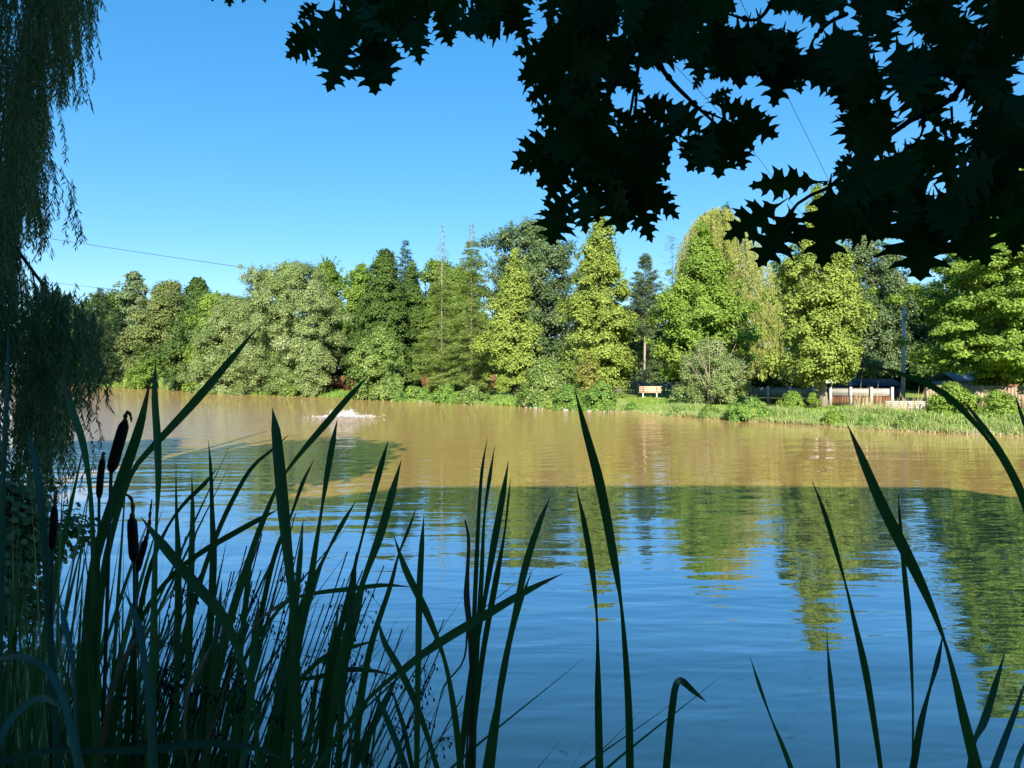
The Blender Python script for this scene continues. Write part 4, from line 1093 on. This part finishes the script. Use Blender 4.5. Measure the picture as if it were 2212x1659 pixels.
branch([([(760, -90), (745, 0), (735, 60), (700, 100)], .006), ([(745, 0), (800, 60), (850, 90)], .004), ([(900, -80), (920, 0), (925, 50)], .005)],
       cv(v2, [(330, 130, 150, 230, .9), (340, 180, 150, 300, .8), (480, 230, 290, 345, .8), (470, 220, 370, 485, .95), (560, 200, 622, 497, 1.0), (560, 190, 755, 300, .95), (580, 200, 700, 445, .9), (320, 20, 215, 100, .8), (800, 90, 852, 342, .85), (870, 60, 770, 280, .7), (940, 60, 1015, 247, 1.0), (1120, 40, 1170, 213, .9), (1050, 20, 1020, 200, 1.), (1240, -60, 1250, 130, 1.0), (1330, 20, 1405, 232, 1.0), (1300, -20, 1330, 170, 1.), (30, -60, 50, 18, .9), (-150, -90, -135, 40, 1.1), (-60, -60, -70, 18, .9), (-230, -60, -225, 10, .9), (700, -20, 690, 200, 1.), (560, -30, 480, 200, 1.0)]),
       1.65, [(790, 20, 110, 55, 20), (960, 15, 160, 45, 22), (760, 60, 70, 60, 10)], [(735, 25, 8), (785, 108, 7)])
branch([([(1420, -60), (1395, 60), (1378, 150), (1352, 300)], .007), ([(1378, 100), (1330, 180), (1290, 240), (1230, 330), (1250, 430)], .005), ([(1378, 130), (1370, 260), (1350, 350), (1400, 430)], .004), ([(1352, 300), (1320, 400), (1290, 460)], .003)],
       cv(v2, [(1520, 230, 1325, 285, .9), (1510, 310, 1355, 420, .85), (1570, 420, 1397, 528, .8), (1620, 560, 1425, 575, .75), (1640, 620, 1440, 645, .7), (1570, 690, 1318, 880, .85), (1560, 760, 1365, 905, .7), (1620, 800, 1450, 970, .9), (1640, 840, 1500, 1048, .8), (1630, 1000, 1480, 1178, .9), (1590, 1030, 1525, 1275, 1.05), (1690, 980, 1712, 1217, .95), (1740, 930, 1775, 1160, .8), (1840, 900, 1905, 1217, 1.0), (1800, 950, 1720, 1100, .8), (1960, 990, 2055, 1262, .85), (1990, 930, 2197, 1140, .75), (1980, 760, 2150, 935, .75), (1980, 680, 2120, 775, .7), (1850, 560, 1990, 690, .7), (1960, 560, 2085, 705, .8), (1880, 380, 2012, 492, .8), (1880, 430, 2000, 420, .7), (1990, 520, 2190, 560, .8), (2010, 560, 2170, 640, .8), (2200, 560, 2140, 770, .7), (1760, 520, 1700, 780, 1.0), (1690, 640, 1600, 690, .8), (1850, 800, 1960, 940, .9), (1900, 900, 2100, 1110, .9)]),
       1.75, [(1290, 90, 120, 80, 30), (1240, 170, 70, 60, 12), (1250, 250, 60, 70, 14), (1270, 330, 70, 60, 18), (1330, 380, 80, 50, 16), (1390, 330, 60, 70, 14), (1400, 60, 110, 60, 26), (1220, 20, 130, 30, 16)], [(1160, 55, 8), (1347, 75, 10), (1365, 215, 8)])
branch([([(1420, 135), (1450, 175), (1500, 225), (1560, 280)], .006), ([(1520, 240), (1545, 250), (1600, 275)], .003)],
       cv(v3_, [(240, 700, 205, 1045, 1.0), (200, 740, 25, 1005, .9), (180, 760, 90, 1015, .9), (300, 780, 360, 1000, .9), (280, 720, 420, 880, .8), (310, 660, 560, 800, .8), (200, 610, 495, 680, .6), (150, 600, 285, 570, .6), (150, 570, 300, 520, .5), (110, 420, 60, 525, .9), (150, 460, 230, 430, .6), (20, 620, -100, 790, .9), (0, 600, -60, 720, .8), (100, 780, -20, 930, .9)]),
       1.6, [(1545, 290, 55, 35, 8), (1490, 280, 25, 40, 3)], [(1530, 263, 9)], 100)
branch([([(1700, -80), (1640, 40), (1570, 30)], .006), ([(1830, 30), (1790, 50), (1755, 90), (1740, 150)], .005), ([(2080, -30), (1990, 20), (1930, 50), (1880, 90)], .007)],
       cv(v3_, [(320, 140, 335, 520, 1.0), (200, 150, 260, 480, 1.0), (420, 150, 470, 470, .9), (600, 280, 527, 632, .95), (660, 320, 690, 555, .9), (560, 250, 480, 490, .9), (820, 260, 825, 520, 1.), (760, 260, 710, 460, .9), (900, 300, 880, 480, .8), (980, 380, 930, 665, 1.0), (1050, 380, 1080, 640, 1.0), (1000, 480, 880, 560, .7), (1170, 100, 1190, 310, .9), (1330, -40, 1240, 80, .9)]),
       1.7, [(1560, 110, 80, 40, 16), (1690, 100, 80, 50, 16), (1790, 130, 60, 50, 16), (1900, 140, 90, 70, 30), (2030, 150, 110, 90, 44), (2150, 120, 80, 120, 36), (1560, 0, 120, 22, 14), (1760, 0, 120, 28, 18), (1900, 10, 60, 26, 10), (2010, 40, 90, 50, 22), (2150, 20, 90, 50, 20)],
       [(2085, 225, 12), (1995, 95, 10), (2120, 62, 11), (2060, 180, 8), (1600, 30, 14), (1640, 40, 16), (1690, 45, 14), (1780, 70, 16), (1820, 50, 14), (1945, 30, 16), (1925, 60, 10), (1958, 100, 9), (1878, 125, 9), (2090, 30, 10), (1920, 200, 13), (1745, 135, 6), (2200, 130, 8), (2195, 195, 12)])
branch([([(2130, 60), (2060, 210), (1950, 270), (1880, 330), (1800, 400), (1735, 430), (1705, 460)], .008), ([(2000, 230), (1985, 300), (1930, 340)], .004), ([(2055, 230), (2062, 340)], .003), ([(1800, 400), (1770, 395)], .0025)],
       cv(v3_, [(790, 1060, 380, 1085, .55), (560, 1190, 232, 1400, .95), (640, 1240, 440, 1562, 1.05), (620, 1220, 690, 1420, .9), (860, 1090, 815, 1565, .85), (990, 890, 873, 1035, .45), (980, 1080, 1000, 1290, 1.), (1060, 1080, 1050, 1375, 1.), (1170, 1080, 1160, 1410, 1.), (1330, 1130, 1250, 1400, 1.), (1400, 1180, 1385, 1645, 1.15), (1600, 1120, 1650, 1525, 1.), (1690, 1260, 1780, 1555, 1.0), (1830, 1020, 1905, 1255, .9), (1990, 1280, 1925, 1510, .9), (1250, 720, 940, 865, .9), (1250, 650, 948, 742, .9), (1430, 700, 1735, 800, .55), (1590, 890, 1722, 925, .7), (1300, 900, 1560, 960, .7), (960, 1020, 930, 1160, .8), (1500, 1180, 1540, 1420, 1.), (1760, 1000, 1930, 1100, .9), (1860, 620, 1770, 900, 1.0), (1990, 560, 1800, 760, 1.)]),
       1.65, [(1870, 430, 60, 55, 16), (1950, 430, 60, 70, 22), (2030, 430, 60, 70, 22), (2110, 400, 55, 60, 18), (2160, 300, 50, 80, 22), (1880, 270, 45, 30, 8), (2010, 340, 60, 26, 8), (2190, 420, 40, 60, 8)],
       [(1990, 270, 20), (2060, 295, 12), (1925, 450, 9), (1935, 320, 10), (2000, 372, 6), (2030, 420, 8)])
# the crown above and beside the frame
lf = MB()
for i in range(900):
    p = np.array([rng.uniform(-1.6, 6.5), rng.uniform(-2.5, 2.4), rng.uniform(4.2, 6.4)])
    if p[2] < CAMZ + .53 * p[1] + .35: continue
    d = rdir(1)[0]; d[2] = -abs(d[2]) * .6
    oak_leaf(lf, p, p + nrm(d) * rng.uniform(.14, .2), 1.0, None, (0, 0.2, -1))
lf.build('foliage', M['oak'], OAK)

# ------------------------------------------------------------------ foreground cattails
BY = 0
def blade_geom(mb, P, W, seg=26, fold=.22, face=None, twist=0.0, tint=None):
    P = np.asarray(P, float)
    C = catmull(P, seg); tc = chord(P)
    Wd = np.maximum(np.interp(np.linspace(0, tc[-1], seg), tc, W), .0003)
    T = nrm(np.gradient(C, axis=0))
    vd = nrm(C - np.array([0, 0, CAMZ])) if face is None else np.broadcast_to(np.array(face, float), C.shape)
    S = nrm(np.cross(T, vd)); Nn = nrm(np.cross(S, T))
    a = twist + .25 * np.sin(np.linspace(0, 3, seg) + rng.uniform(0, 6))
    S2 = S * np.cos(a)[:, None] + Nn * np.sin(a)[:, None]; N2 = np.cross(S2, T)
    h = Wd[:, None] * .5 / max(math.cos(min(abs(twist) + .1, 1.2)), .4)
    L = C + S2 * h; Rr = C - S2 * h; Mm = C + N2 * h * fold
    V = np.stack([L, Mm, Rr], 1).reshape(-1, 3)
    k = np.arange(seg - 1) * 3
    f = np.concatenate([np.stack([k, k + 1, k + 4, k + 3], 1), np.stack([k + 1, k + 2, k + 5, k + 4], 1)])
    tt = np.repeat(np.full(seg, rng.random() * .88 if tint is None else tint), 3)
    if rng.random() < .6: tt[-3 * int(rng.integers(1, 4)):] = .98
    mb.add(V, f, tt)
def traced(pts, D, dlean=-.12):
    """tip-first (x, y, width) points at distance D; the last point is carried down to the ground"""
    n = len(pts)
    P = []; W = []
    for i, (x, y, w_) in enumerate(pts):
        d = D + dlean * (i / max(n - 1, 1))
        P.append(at(x, y, d)); W.append(w_ * d / F)
    if pts[-1][1] > 1150:
        a, b = np.array(P[-2]), np.array(P[-1])
        dz = b[2] - .02
        sl = (b - a) / max(abs(b[2] - a[2]), .05)
        sx = float(np.clip(sl[0], -.35, .35))
        P.append((b[0] + sx * dz * .55, b[1] + .02, b[2] - dz * .5)); W.append(max(W[-1], .010))
        P.append((b[0] + sx * dz * .8, b[1] + .03, -.06 if sdist(b[0], b[1]) < 0 else gz(b[0], b[1]) - .05)); W.append(.010)
    return P[::-1], W[::-1]
def cattail(label, blades, D, group='cattails in the foreground', mats=None, parts=()):
    bx_ = None; geo = []
    for i, bl in enumerate(blades):
        P, W = traced(bl, D + .035 * i)
        geo.append((P, W))
    r = geo[0][0][0]
    o = empty('cattail_plant', (r[0], r[1], max(r[2], -.05)), label, 'cattail', group)
    for i, (P, W) in enumerate(geo):
        mb = MB(); blade_geom(mb, P, W, 64)
        mt = mats[i] if mats else 'cattail'
        mb.build('leaf', M[mt], o, True)
    return o
cattail('tall pair of cattail leaves crossing the pond right of centre', [[(1240, 835, 0), (1262, 920, 14), (1292, 1030, 22), (1325, 1200, 19), (1341, 1300, 6), (1350, 1400, 12), (1358, 1530, 16), (1361, 1680, 18)], [(1244, 1048, 0), (1262, 1130, 12), (1279, 1230, 14), (1289, 1330, 4), (1291, 1400, 7), (1292, 1500, 15), (1295, 1680, 18)]], 1.35)
cattail('broken cattail leaf folded over near the bottom centre', [[(1527, 1517, 0), (1500, 1495, 11), (1476, 1473, 15), (1468, 1470, 14), (1460, 1480, 14), (1452, 1530, 15), (1437, 1680, 16)]], 1.4)
cattail('short single cattail leaf leaning left at the bottom right', [[(1620, 1418, 0), (1640, 1480, 8), (1665, 1550, 3), (1688, 1605, 9), (1716, 1680, 12)]], 1.5)
cattail('slim cattail leaves leaning left beside the widest long leaf', [[(1753, 1035, 0), (1780, 1105, 9), (1806, 1190, 10), (1826, 1260, 4), (1845, 1340, 9), (1868, 1440, 15), (1888, 1560, 12), (1905, 1680, 9)], [(1785, 1350, 0), (1788, 1400, 3), (1794, 1470, 10), (1803, 1560, 10), (1812, 1680, 8)]], 1.5)
cattail('widest long cattail leaf crossing the right side of the pond', [[(1830, 915, 0), (1860, 985, 16), (1905, 1090, 23), (1945, 1170, 25), (1985, 1250, 21), (2020, 1330, 12), (2042, 1390, 6), (2056, 1440, 10), (2082, 1550, 19), (2114, 1680, 24)], [(2038, 1365, 0), (2025, 1430, 11), (2008, 1490, 5), (1990, 1560, 13), (1968, 1680, 15)], [(1940, 1065, 0), (1943, 1110, 6), (1953, 1230, 10), (1962, 1320, 13), (1967, 1400, 8), (1972, 1530, 4), (1970, 1680, 5)]], 1.3)
cattail('cattail leaves at the lower right corner leaning right', [[(2172, 1405, 0), (2150, 1480, 12), (2125, 1560, 16), (2105, 1600, 8), (2088, 1680, 8)], [(2216, 1470, 2), (2192, 1540, 10), (2162, 1620, 14), (2140, 1680, 15)], [(2240, 1560, 3), (2205, 1630, 10), (2190, 1680, 12)]], 1.4, mats=['cattail', 'cattail_blue', 'cattail'])
cattail('arching cattail leaves bending over the right bank', [[(1868, 788, 0), (1935, 804, 9), (2000, 828, 13), (2050, 858, 14), (2095, 902, 12), (2135, 950, 7), (2175, 1010, 10), (2212, 1085, 14), (2250, 1200, 16), (2275, 1400, 16), (2280, 1700, 16)], [(2078, 862, 0), (2112, 905, 9), (2150, 955, 9), (2185, 1012, 8), (2215, 1075, 9), (2262, 1210, 12), (2295, 1400, 14), (2300, 1700, 14)], [(2192, 850, 0), (2204, 890, 7), (2222, 940, 9), (2262, 1100, 12), (2300, 1400, 12), (2310, 1700, 12)]], 1.45)
cattail('broad upright cattail leaf left of the fountain', [[(588, 880, 0), (596, 930, 20), (603, 1000, 25), (612, 1100, 26), (622, 1200, 21), (631, 1290, 16), (640, 1450, 18), (645, 1680, 20)], [(729, 905, 0), (718, 960, 14), (706, 1030, 12), (695, 1100, 5), (682, 1180, 11), (667, 1280, 17), (642, 1400, 18), (615, 1680, 18)]], 1.3)
cattail('long diagonal cattail leaf with its tip before the fountain', [[(800, 808, 0), (760, 850, 12), (700, 920, 15), (650, 978, 10), (608, 1035, 4), (570, 1120, 12), (525, 1250, 14), (480, 1420, 14), (440, 1680, 14)], [(770, 1080, 0), (740, 1130, 11), (708, 1190, 5), (670, 1270, 13), (620, 1420, 16), (580, 1680, 16)]], 1.45)
cattail('pair of slanting cattail leaves right of the fountain', [[(839, 950, 0), (822, 1010, 14), (800, 1090, 12), (785, 1150, 5), (770, 1210, 6), (750, 1300, 13), (715, 1440, 16), (690, 1680, 16)], [(868, 990, 0), (847, 1065, 17), (818, 1165, 19), (790, 1240, 12), (770, 1300, 13), (735, 1420, 18), (700, 1680, 19)]], 1.38)
cattail('cluster of slender upright cattail leaves left of centre', [[(1053, 945, 0), (1042, 1010, 7), (1036, 1080, 7), (1030, 1200, 10), (1022, 1400, 10), (1017, 1680, 10)], [(1069, 962, 0), (1058, 1030, 9), (1047, 1110, 5), (1040, 1250, 11), (1028, 1450, 11), (1022, 1680, 11)], [(1099, 993, 0), (1086, 1070, 14), (1066, 1180, 16), (1048, 1290, 10), (1022, 1430, 13), (990, 1680, 14)], [(1103, 1030, 0), (1099, 1070, 5), (1090, 1150, 4), (1072, 1250, 14), (1045, 1400, 12), (1010, 1680, 12)]], 1.42)
cattail('cattail leaves leaning right, tip over the dark tree reflections at centre', [[(1190, 1070, 0), (1165, 1130, 13), (1136, 1220, 16), (1108, 1350, 12), (1085, 1460, 14), (1058, 1680, 16)], [(1150, 1230, 0), (1125, 1300, 10), (1105, 1380, 5), (1085, 1480, 10), (1065, 1570, 15), (1045, 1680, 14)]], 1.4)
cattail('long cattail leaf bent low across the bottom centre', [[(1218, 1238, 0), (1150, 1270, 13), (1050, 1328, 19), (950, 1388, 19), (870, 1445, 12), (800, 1505, 8), (730, 1590, 10), (670, 1680, 14)]], 1.3)
cattail('pair of cattail leaves crossing left of the dry brown stalk', [[(850, 1155, 0), (876, 1230, 15), (920, 1320, 16), (960, 1425, 8), (981, 1535, 14), (998, 1680, 15)], [(916, 1110, 0), (911, 1180, 12), (906, 1280, 15), (904, 1400, 14), (900, 1680, 12)], [(900, 1095, 0), (882, 1145, 8), (862, 1195, 4), (845, 1260, 10), (800, 1400, 14), (760, 1680, 14)]], 1.42)
cattail('cattail leaves crossing at the bottom left of centre', [[(816, 1333, 0), (828, 1382, 12), (862, 1443, 15), (898, 1519, 14), (929, 1608, 10), (950, 1680, 12)], [(803, 1486, 0), (828, 1535, 12), (855, 1600, 14), (882, 1680, 15)], [(850, 1490, 0), (856, 1520, 7), (872, 1570, 10), (895, 1680, 10)], [(862, 1452, 0), (836, 1508, 15), (800, 1580, 16), (755, 1680, 17)], [(760, 1515, 0), (768, 1560, 9), (778, 1610, 7), (790, 1680, 9)]], 1.36)
cattail('long diagonal cattail leaf at left with its tip over the silver willows', [[(560, 703, 0), (500, 775, 14), (430, 857, 19), (380, 912, 17), (330, 965, 14), (290, 1012, 10), (265, 1075, 10), (235, 1180, 14), (205, 1400, 16), (190, 1680, 16)]], 1.35)
cattail('upright cattail leaves in front of the reed patch on the left', [[(336, 775, 0), (334, 850, 13), (340, 950, 16), (342, 1040, 12), (338, 1130, 5), (334, 1250, 12), (330, 1450, 16), (325, 1680, 16)], [(326, 815, 0), (302, 920, 19), (272, 1010, 23), (242, 1090, 22), (208, 1200, 20), (185, 1400, 20), (175, 1680, 20)]], 1.32)
cattail('dark cattail leaves beside the hanging willow at far left', [[(133, 803, 0), (150, 870, 14), (176, 945, 15), (192, 1035, 9), (200, 1150, 10), (205, 1350, 14), (210, 1680, 16)], [(60, 925, 0), (74, 990, 14), (86, 1060, 14), (96, 1180, 12), (110, 1400, 14), (130, 1680, 16)], [(18, 700, 0), (16, 820, 9), (10, 950, 10), (5, 1150, 10), (0, 1680, 12)]], 1.35, mats=['cattail', 'cattail_blue', 'cattail_blue'])
cattail('thin cattail leaves curving right behind the broad upright leaf', [[(628, 935, 0), (590, 970, 6), (550, 1003, 8), (500, 1085, 10), (455, 1190, 10), (400, 1380, 12), (350, 1680, 14)], [(680, 990, 0), (655, 1040, 9), (630, 1110, 5), (600, 1180, 10), (560, 1350, 12), (520, 1680, 12)]], 1.6)
cattail('narrow upright cattail leaves over the striped water at left', [[(450, 950, 0), (455, 1010, 7), (458, 1100, 9), (461, 1200, 15), (457, 1300, 15), (445, 1500, 14), (440, 1680, 14)], [(470, 1010, 0), (440, 1047, 10), (400, 1085, 8), (370, 1125, 5), (330, 1210, 10), (290, 1400, 12), (270, 1680, 12)], [(380, 990, 0), (381, 1100, 6), (385, 1200, 13), (383, 1400, 14), (380, 1680, 14)], [(414, 1020, 0), (416, 1100, 9), (412, 1250, 15), (405, 1500, 15), (400, 1680, 15)]], 1.45)
cattail('wide cattail leaf slanting down right from the drooping cattail heads', [[(303, 1115, 0), (350, 1175, 20), (420, 1260, 23), (480, 1330, 23), (520, 1420, 12), (545, 1500, 8), (560, 1680, 12)]], 1.15)
cattail('cattail leaf crossing low from lower left to the broad upright leaf', [[(602, 1100, 0), (560, 1122, 11), (500, 1155, 13), (440, 1190, 12), (380, 1235, 10), (320, 1310, 10), (270, 1430, 10), (230, 1680, 12)]], 1.5)
cattail('grey blue cattail leaves arching at the lower left corner', [[(-40, 1430, 6), (40, 1418, 12), (95, 1440, 14), (130, 1490, 15), (150, 1560, 15), (180, 1690, 20)], [(150, 1550, 0), (125, 1520, 10), (80, 1508, 15), (30, 1545, 16), (0, 1600, 15), (-20, 1690, 15)], [(265, 1270, 0), (298, 1345, 13), (312, 1430, 14), (325, 1530, 15), (335, 1690, 18)], [(130, 1300, 0), (140, 1350, 14), (155, 1420, 8), (175, 1690, 10)]], 1.1, mats=['cattail_blue'] * 4)
cattail('cattail leaf lying nearly flat across the bottom left', [[(612, 1640, 0), (560, 1618, 10), (450, 1605, 17), (330, 1618, 19), (200, 1622, 12), (80, 1625, 12), (0, 1650, 13), (-60, 1700, 12)]], 1.15, mats=['cattail_blue'])
cattail('nearly level cattail leaf pointing right above the bottom left of centre', [[(893, 1268, 0), (830, 1264, 9), (760, 1272, 11), (690, 1280, 9), (630, 1295, 5), (560, 1370, 8), (500, 1500, 10), (470, 1680, 10)], [(855, 1460, 0), (800, 1448, 9), (740, 1448, 12), (690, 1462, 10), (600, 1480, 5), (540, 1560, 8), (500, 1680, 8)], [(822, 1382, 0), (770, 1395, 9), (700, 1420, 12), (640, 1480, 10), (590, 1560, 12), (560, 1680, 12)]], 1.5)
cattail('dry brown cattail stalk with curled tip left of the centre cluster', [[(1004, 1122, 3), (1012, 1160, 7), (1010, 1230, 8), (1008, 1290, 14), (1014, 1350, 12), (1018, 1450, 8), (1020, 1680, 9)], [(1015, 1370, 3), (1028, 1400, 6), (1022, 1440, 3)], [(1010, 1330, 5), (1000, 1430, 4), (960, 1480, 4), (948, 1520, 2)]], 1.42, mats=['cattail_dead'] * 3)
cattail('dry reddish cattail leaves in the lower left thicket', [[(332, 1380, 0), (300, 1375, 9), (270, 1420, 10), (240, 1500, 10), (215, 1680, 10)], [(455, 1395, 0), (440, 1425, 8), (410, 1480, 10), (400, 1540, 6)], [(740, 1470, 0), (700, 1500, 6), (745, 1530, 4), (758, 1600, 5), (765, 1680, 5)], [(670, 1265, 0), (600, 1310, 8), (560, 1340, 4)]], 1.25, mats=['cattail_dead'] * 4)
# right-leaning blades filling between, traced loosely
tips = [(545, 1180, 500), (700, 1210, 560), (640, 1240, 600), (735, 1300, 660), (560, 1290, 520), (610, 1395, 580), (790, 1255, 690), (690, 1420, 640), (480, 1250, 440), (525, 1390, 500), (770, 1190, 730), (655, 1130, 620)]
for i, (tx_, ty, bx_) in enumerate(tips):
    w0 = rng.uniform(11, 17)
    cattail('slanting cattail leaf standing in the middle of the left thicket', [[(tx_, ty, 0), (tx_ * .8 + bx_ * .2, ty + 75, w0), (tx_ * .55 + bx_ * .45, ty + 180, w0), (tx_ * .25 + bx_ * .75, ty + 320, w0 * .8), (bx_, 1680, w0)]], rng.uniform(1.25, 1.6), group='slanting cattail leaves in the left thicket')

# cattail heads
def head(label, pts, w_, D, curl):
    P = [at(x, y, D) for x, y in pts]
    base = np.array(P[0])
    o = empty('cattail_flower', (base[0], base[1], -.05), label, 'cattail', 'brown cattail heads')
    mb = MB(); C = catmull(P, 12); r = np.full(12, w_ * D / F / 2) * np.array([.55, .92, 1, 1.02, 1, 1, 1.03, 1, 1, .98, .9, .5])
    mb.tube(C, r, 14); mb.build('spike', M['spike'], o, True)
    mb = MB(); q = P[0]
    mb.tube(catmull([(q[0] - (P[-1][0] - q[0]) * 3.0, q[1] + .05, -.05), (q[0] - (P[-1][0] - q[0]) * 1.6, q[1], q[2] * .5), q], 10), np.linspace(.005, .0032, 10), 6)
    mb.build('stem', M['rush'], o, True)
    mb = MB(); C = catmull([at(x, y, D) for x, y in curl], 16); mb.tube(C, np.linspace(.0042, .0015, 16) * (1 + .3 * np.sin(np.arange(16) * 2.1)), 6); mb.build('dry_tip', M['cattail_dead'], o, True)
head('upright brown cattail head with hooked dry tip on the left', [(290, 1212), (287, 1160), (285, 1118)], 21, 1.3, [(285, 1120), (287, 1095), (282, 1075), (270, 1068), (262, 1080), (268, 1100)])
head('large tilted brown cattail head on the left with folded dry tip', [(240, 1018), (256, 960), (270, 910)], 23, 1.25, [(270, 912), (272, 895), (277, 890), (282, 898), (284, 912)])
head('small brown cattail head partly hidden left of the large tilted one', [(214, 1075), (217, 1030), (222, 990)], 14, 1.5, [(222, 992), (224, 978), (228, 982)])
head('brown cattail head leaning behind the upright hooked one', [(296, 1235), (305, 1200), (315, 1165)], 14, 1.4, [(315, 1167), (322, 1140), (324, 1110), (328, 1080)])
head('brown cattail head among the dark leaves at far left', [(112, 1185), (116, 1140), (118, 1095)], 15, 1.3, [(118, 1096), (120, 1075), (122, 1060)])

# the thicket: prototype plants copied
protos = []
for k_ in range(6):
    o = bpy.data.objects.new('cattail_plant', None); COL.objects.link(o)
    for j in range(9):
        L = rng.uniform(1.1, 2.1); az = rng.uniform(0, 6.283); ln = abs(rng.normal(0, .24)) + .03
        dx, dy = math.cos(az), math.sin(az)
        b0 = np.array([dx * .02, dy * .02, 0]); P = [b0]
        for q in (.3, .6, .85, 1.0):
            P.append(b0 + np.array([dx * L * ln * q ** 1.8 + rng.normal(0, .006), dy * L * ln * q ** 1.8, L * q * (1 - .25 * ln * q)]))
        wd = rng.uniform(.005, .0125)
        mb = MB(); blade_geom(mb, P, [wd, wd, wd * rng.uniform(.5, 1), wd * .7, 0], 22, .25, face=(rng.normal(0, .5), 1, 0), twist=rng.normal(0, .5))
        lf = mb.build('leaf', M['cattail'] if rng.random() > .13 else M['cattail_blue'], None, True); lf.parent = o
    protos.append(o)
cnt = 0
def place(o, x, y, s, rz, lab, grp):
    o.location = (x, y, -.05 if sdist(np.array(x), np.array(y)) < 0 else gz(x, y) - .03)
    o.rotation_euler = (0, 0, rz); o.scale = (s, s, s)
    tag(o, lab, 'cattail', grp)
def copy_plant(src):
    c = src.copy(); COL.objects.link(c)
    for ch in list(src.children):
        d = ch.copy(); COL.objects.link(d); d.parent = c
    return c
used = set()
i = 0
spots = []
while len(spots) < 132:
    px = rng.uniform(-140, 400) if rng.random() < .78 else rng.uniform(400, 860)
    D = rng.uniform(1.25, 2.6)
    tipy = np.interp(px, [-120, 0, 150, 250, 430, 600, 860], [850, 900, 990, 1080, 1200, 1340, 1440]) + abs(rng.normal(0, 140))
    if tipy > 1600: continue
    spots.append((px, D, tipy))
for px, D, tipy in spots:
    k_ = cnt % 6
    o = protos[k_] if cnt < 6 else copy_plant(protos[k_])
    ztip = at(px, tipy, D)[2]
    x = (px - 1106) / F * D
    g_ = 0 if sdist(np.array(x), np.array(D)) < 0 else gz(x, D)
    s = float(np.clip((ztip - g_) / 1.95, .5, 1.3))
    place(o, x, D, s, rng.uniform(0, 6.28), 'dark cattail clump in the dense thicket at lower left', 'cattails of the lower left thicket')
    cnt += 1

# rushes: thin arching stems leaning right with small seed heads
def rush(label, root, tips, D):
    r = np.array(at(root[0], root[1], D)); g_ = -.05
    rt = np.array([r[0] - .25, D, g_])
    o = empty('rush_clump', tuple(rt), label, 'rush', 'rushes leaning over the water')
    tips = tips + [(tx_ + rng.normal(0, 45), ty + rng.normal(15, 40)) for tx_, ty in tips]
    for (tx_, ty) in tips:
        dd = D + rng.uniform(-.1, .25)
        t_ = np.array(at(tx_, ty, dd)); m1 = rt * .5 + t_ * .5 + np.array([-.08, 0, .10]); rr = rt + rng.normal(0, .03, 3) * np.array([1, 1, 0])
        mb = MB(); C = catmull([rr, m1 + rng.normal(0, .02, 3), t_], 18)
        mb.tube(C, np.linspace(.0030, .0014, 18), 5)
        st_ = mb.build('stem', M['rush'], o, True)
        if rng.random() < .62:
            mb = MB(); p = C[-2]
            for q in range(int(rng.integers(7, 13))):
                e = p + rng.normal(0, .016, 3) + np.array([.012, 0, -.014])
                mb.tube(catmull([p, (p + e) / 2 + np.array([0, 0, .006]), e], 4), .0006, 3)
                mb.tube([e - np.array([0, 0, .004]), e, e + np.array([0, 0, .004])], [.0008, .0024, .0008], 5)
            mb.build('seed_head', M['spike'], st_)
rush('fan of thin dark rushes left of the broad upright cattail leaf', (430, 1680), [(560, 1170), (500, 1235), (425, 1145), (590, 1200), (545, 1255), (620, 1230), (490, 1330), (640, 1260)], 1.5)
rush('fan of thin dark rushes reaching right beneath the fountain', (540, 1680), [(655, 1128), (770, 1208), (820, 1165), (745, 1250), (700, 1305), (790, 1290), (660, 1345), (610, 1180)], 1.55)
rush('low thin rushes leaning far right near the bottom centre', (620, 1680), [(960, 1338), (940, 1440), (885, 1470), (815, 1530), (780, 1395), (720, 1370), (870, 1360), (800, 1440)], 1.45)
rush('thin dark rushes standing in the lower left thicket', (330, 1680), [(480, 1380), (455, 1430), (520, 1440), (560, 1400), (580, 1480), (400, 1350), (620, 1510), (540, 1330)], 1.35)
rush('low arching rushes at the bottom left behind the flat leaf', (380, 1690), [(650, 1440), (700, 1500), (740, 1560), (600, 1560), (660, 1590), (560, 1530), (690, 1620)], 1.35)
rush('dense thin rushes in the dark lower left corner', (200, 1680), [(260, 1330), (330, 1290), (300, 1380), (380, 1360), (420, 1450), (230, 1420), (350, 1500), (450, 1520), (180, 1400)], 1.45)
rush('thin rushes curving up before the striped water on the left', (300, 1680), [(430, 1270), (470, 1290), (390, 1220), (350, 1300), (510, 1310), (415, 1340)], 1.6)
# small floating twig
p = onz(1208, 1620); mb = MB(); mb.tube([(p[0], p[1], .004), (p[0] + .05, p[1] - .06, .01)], .002, 4); tag(mb.build('floating_twig', M['stone']), 'tiny pale twig floating on the water at bottom centre', 'twig')
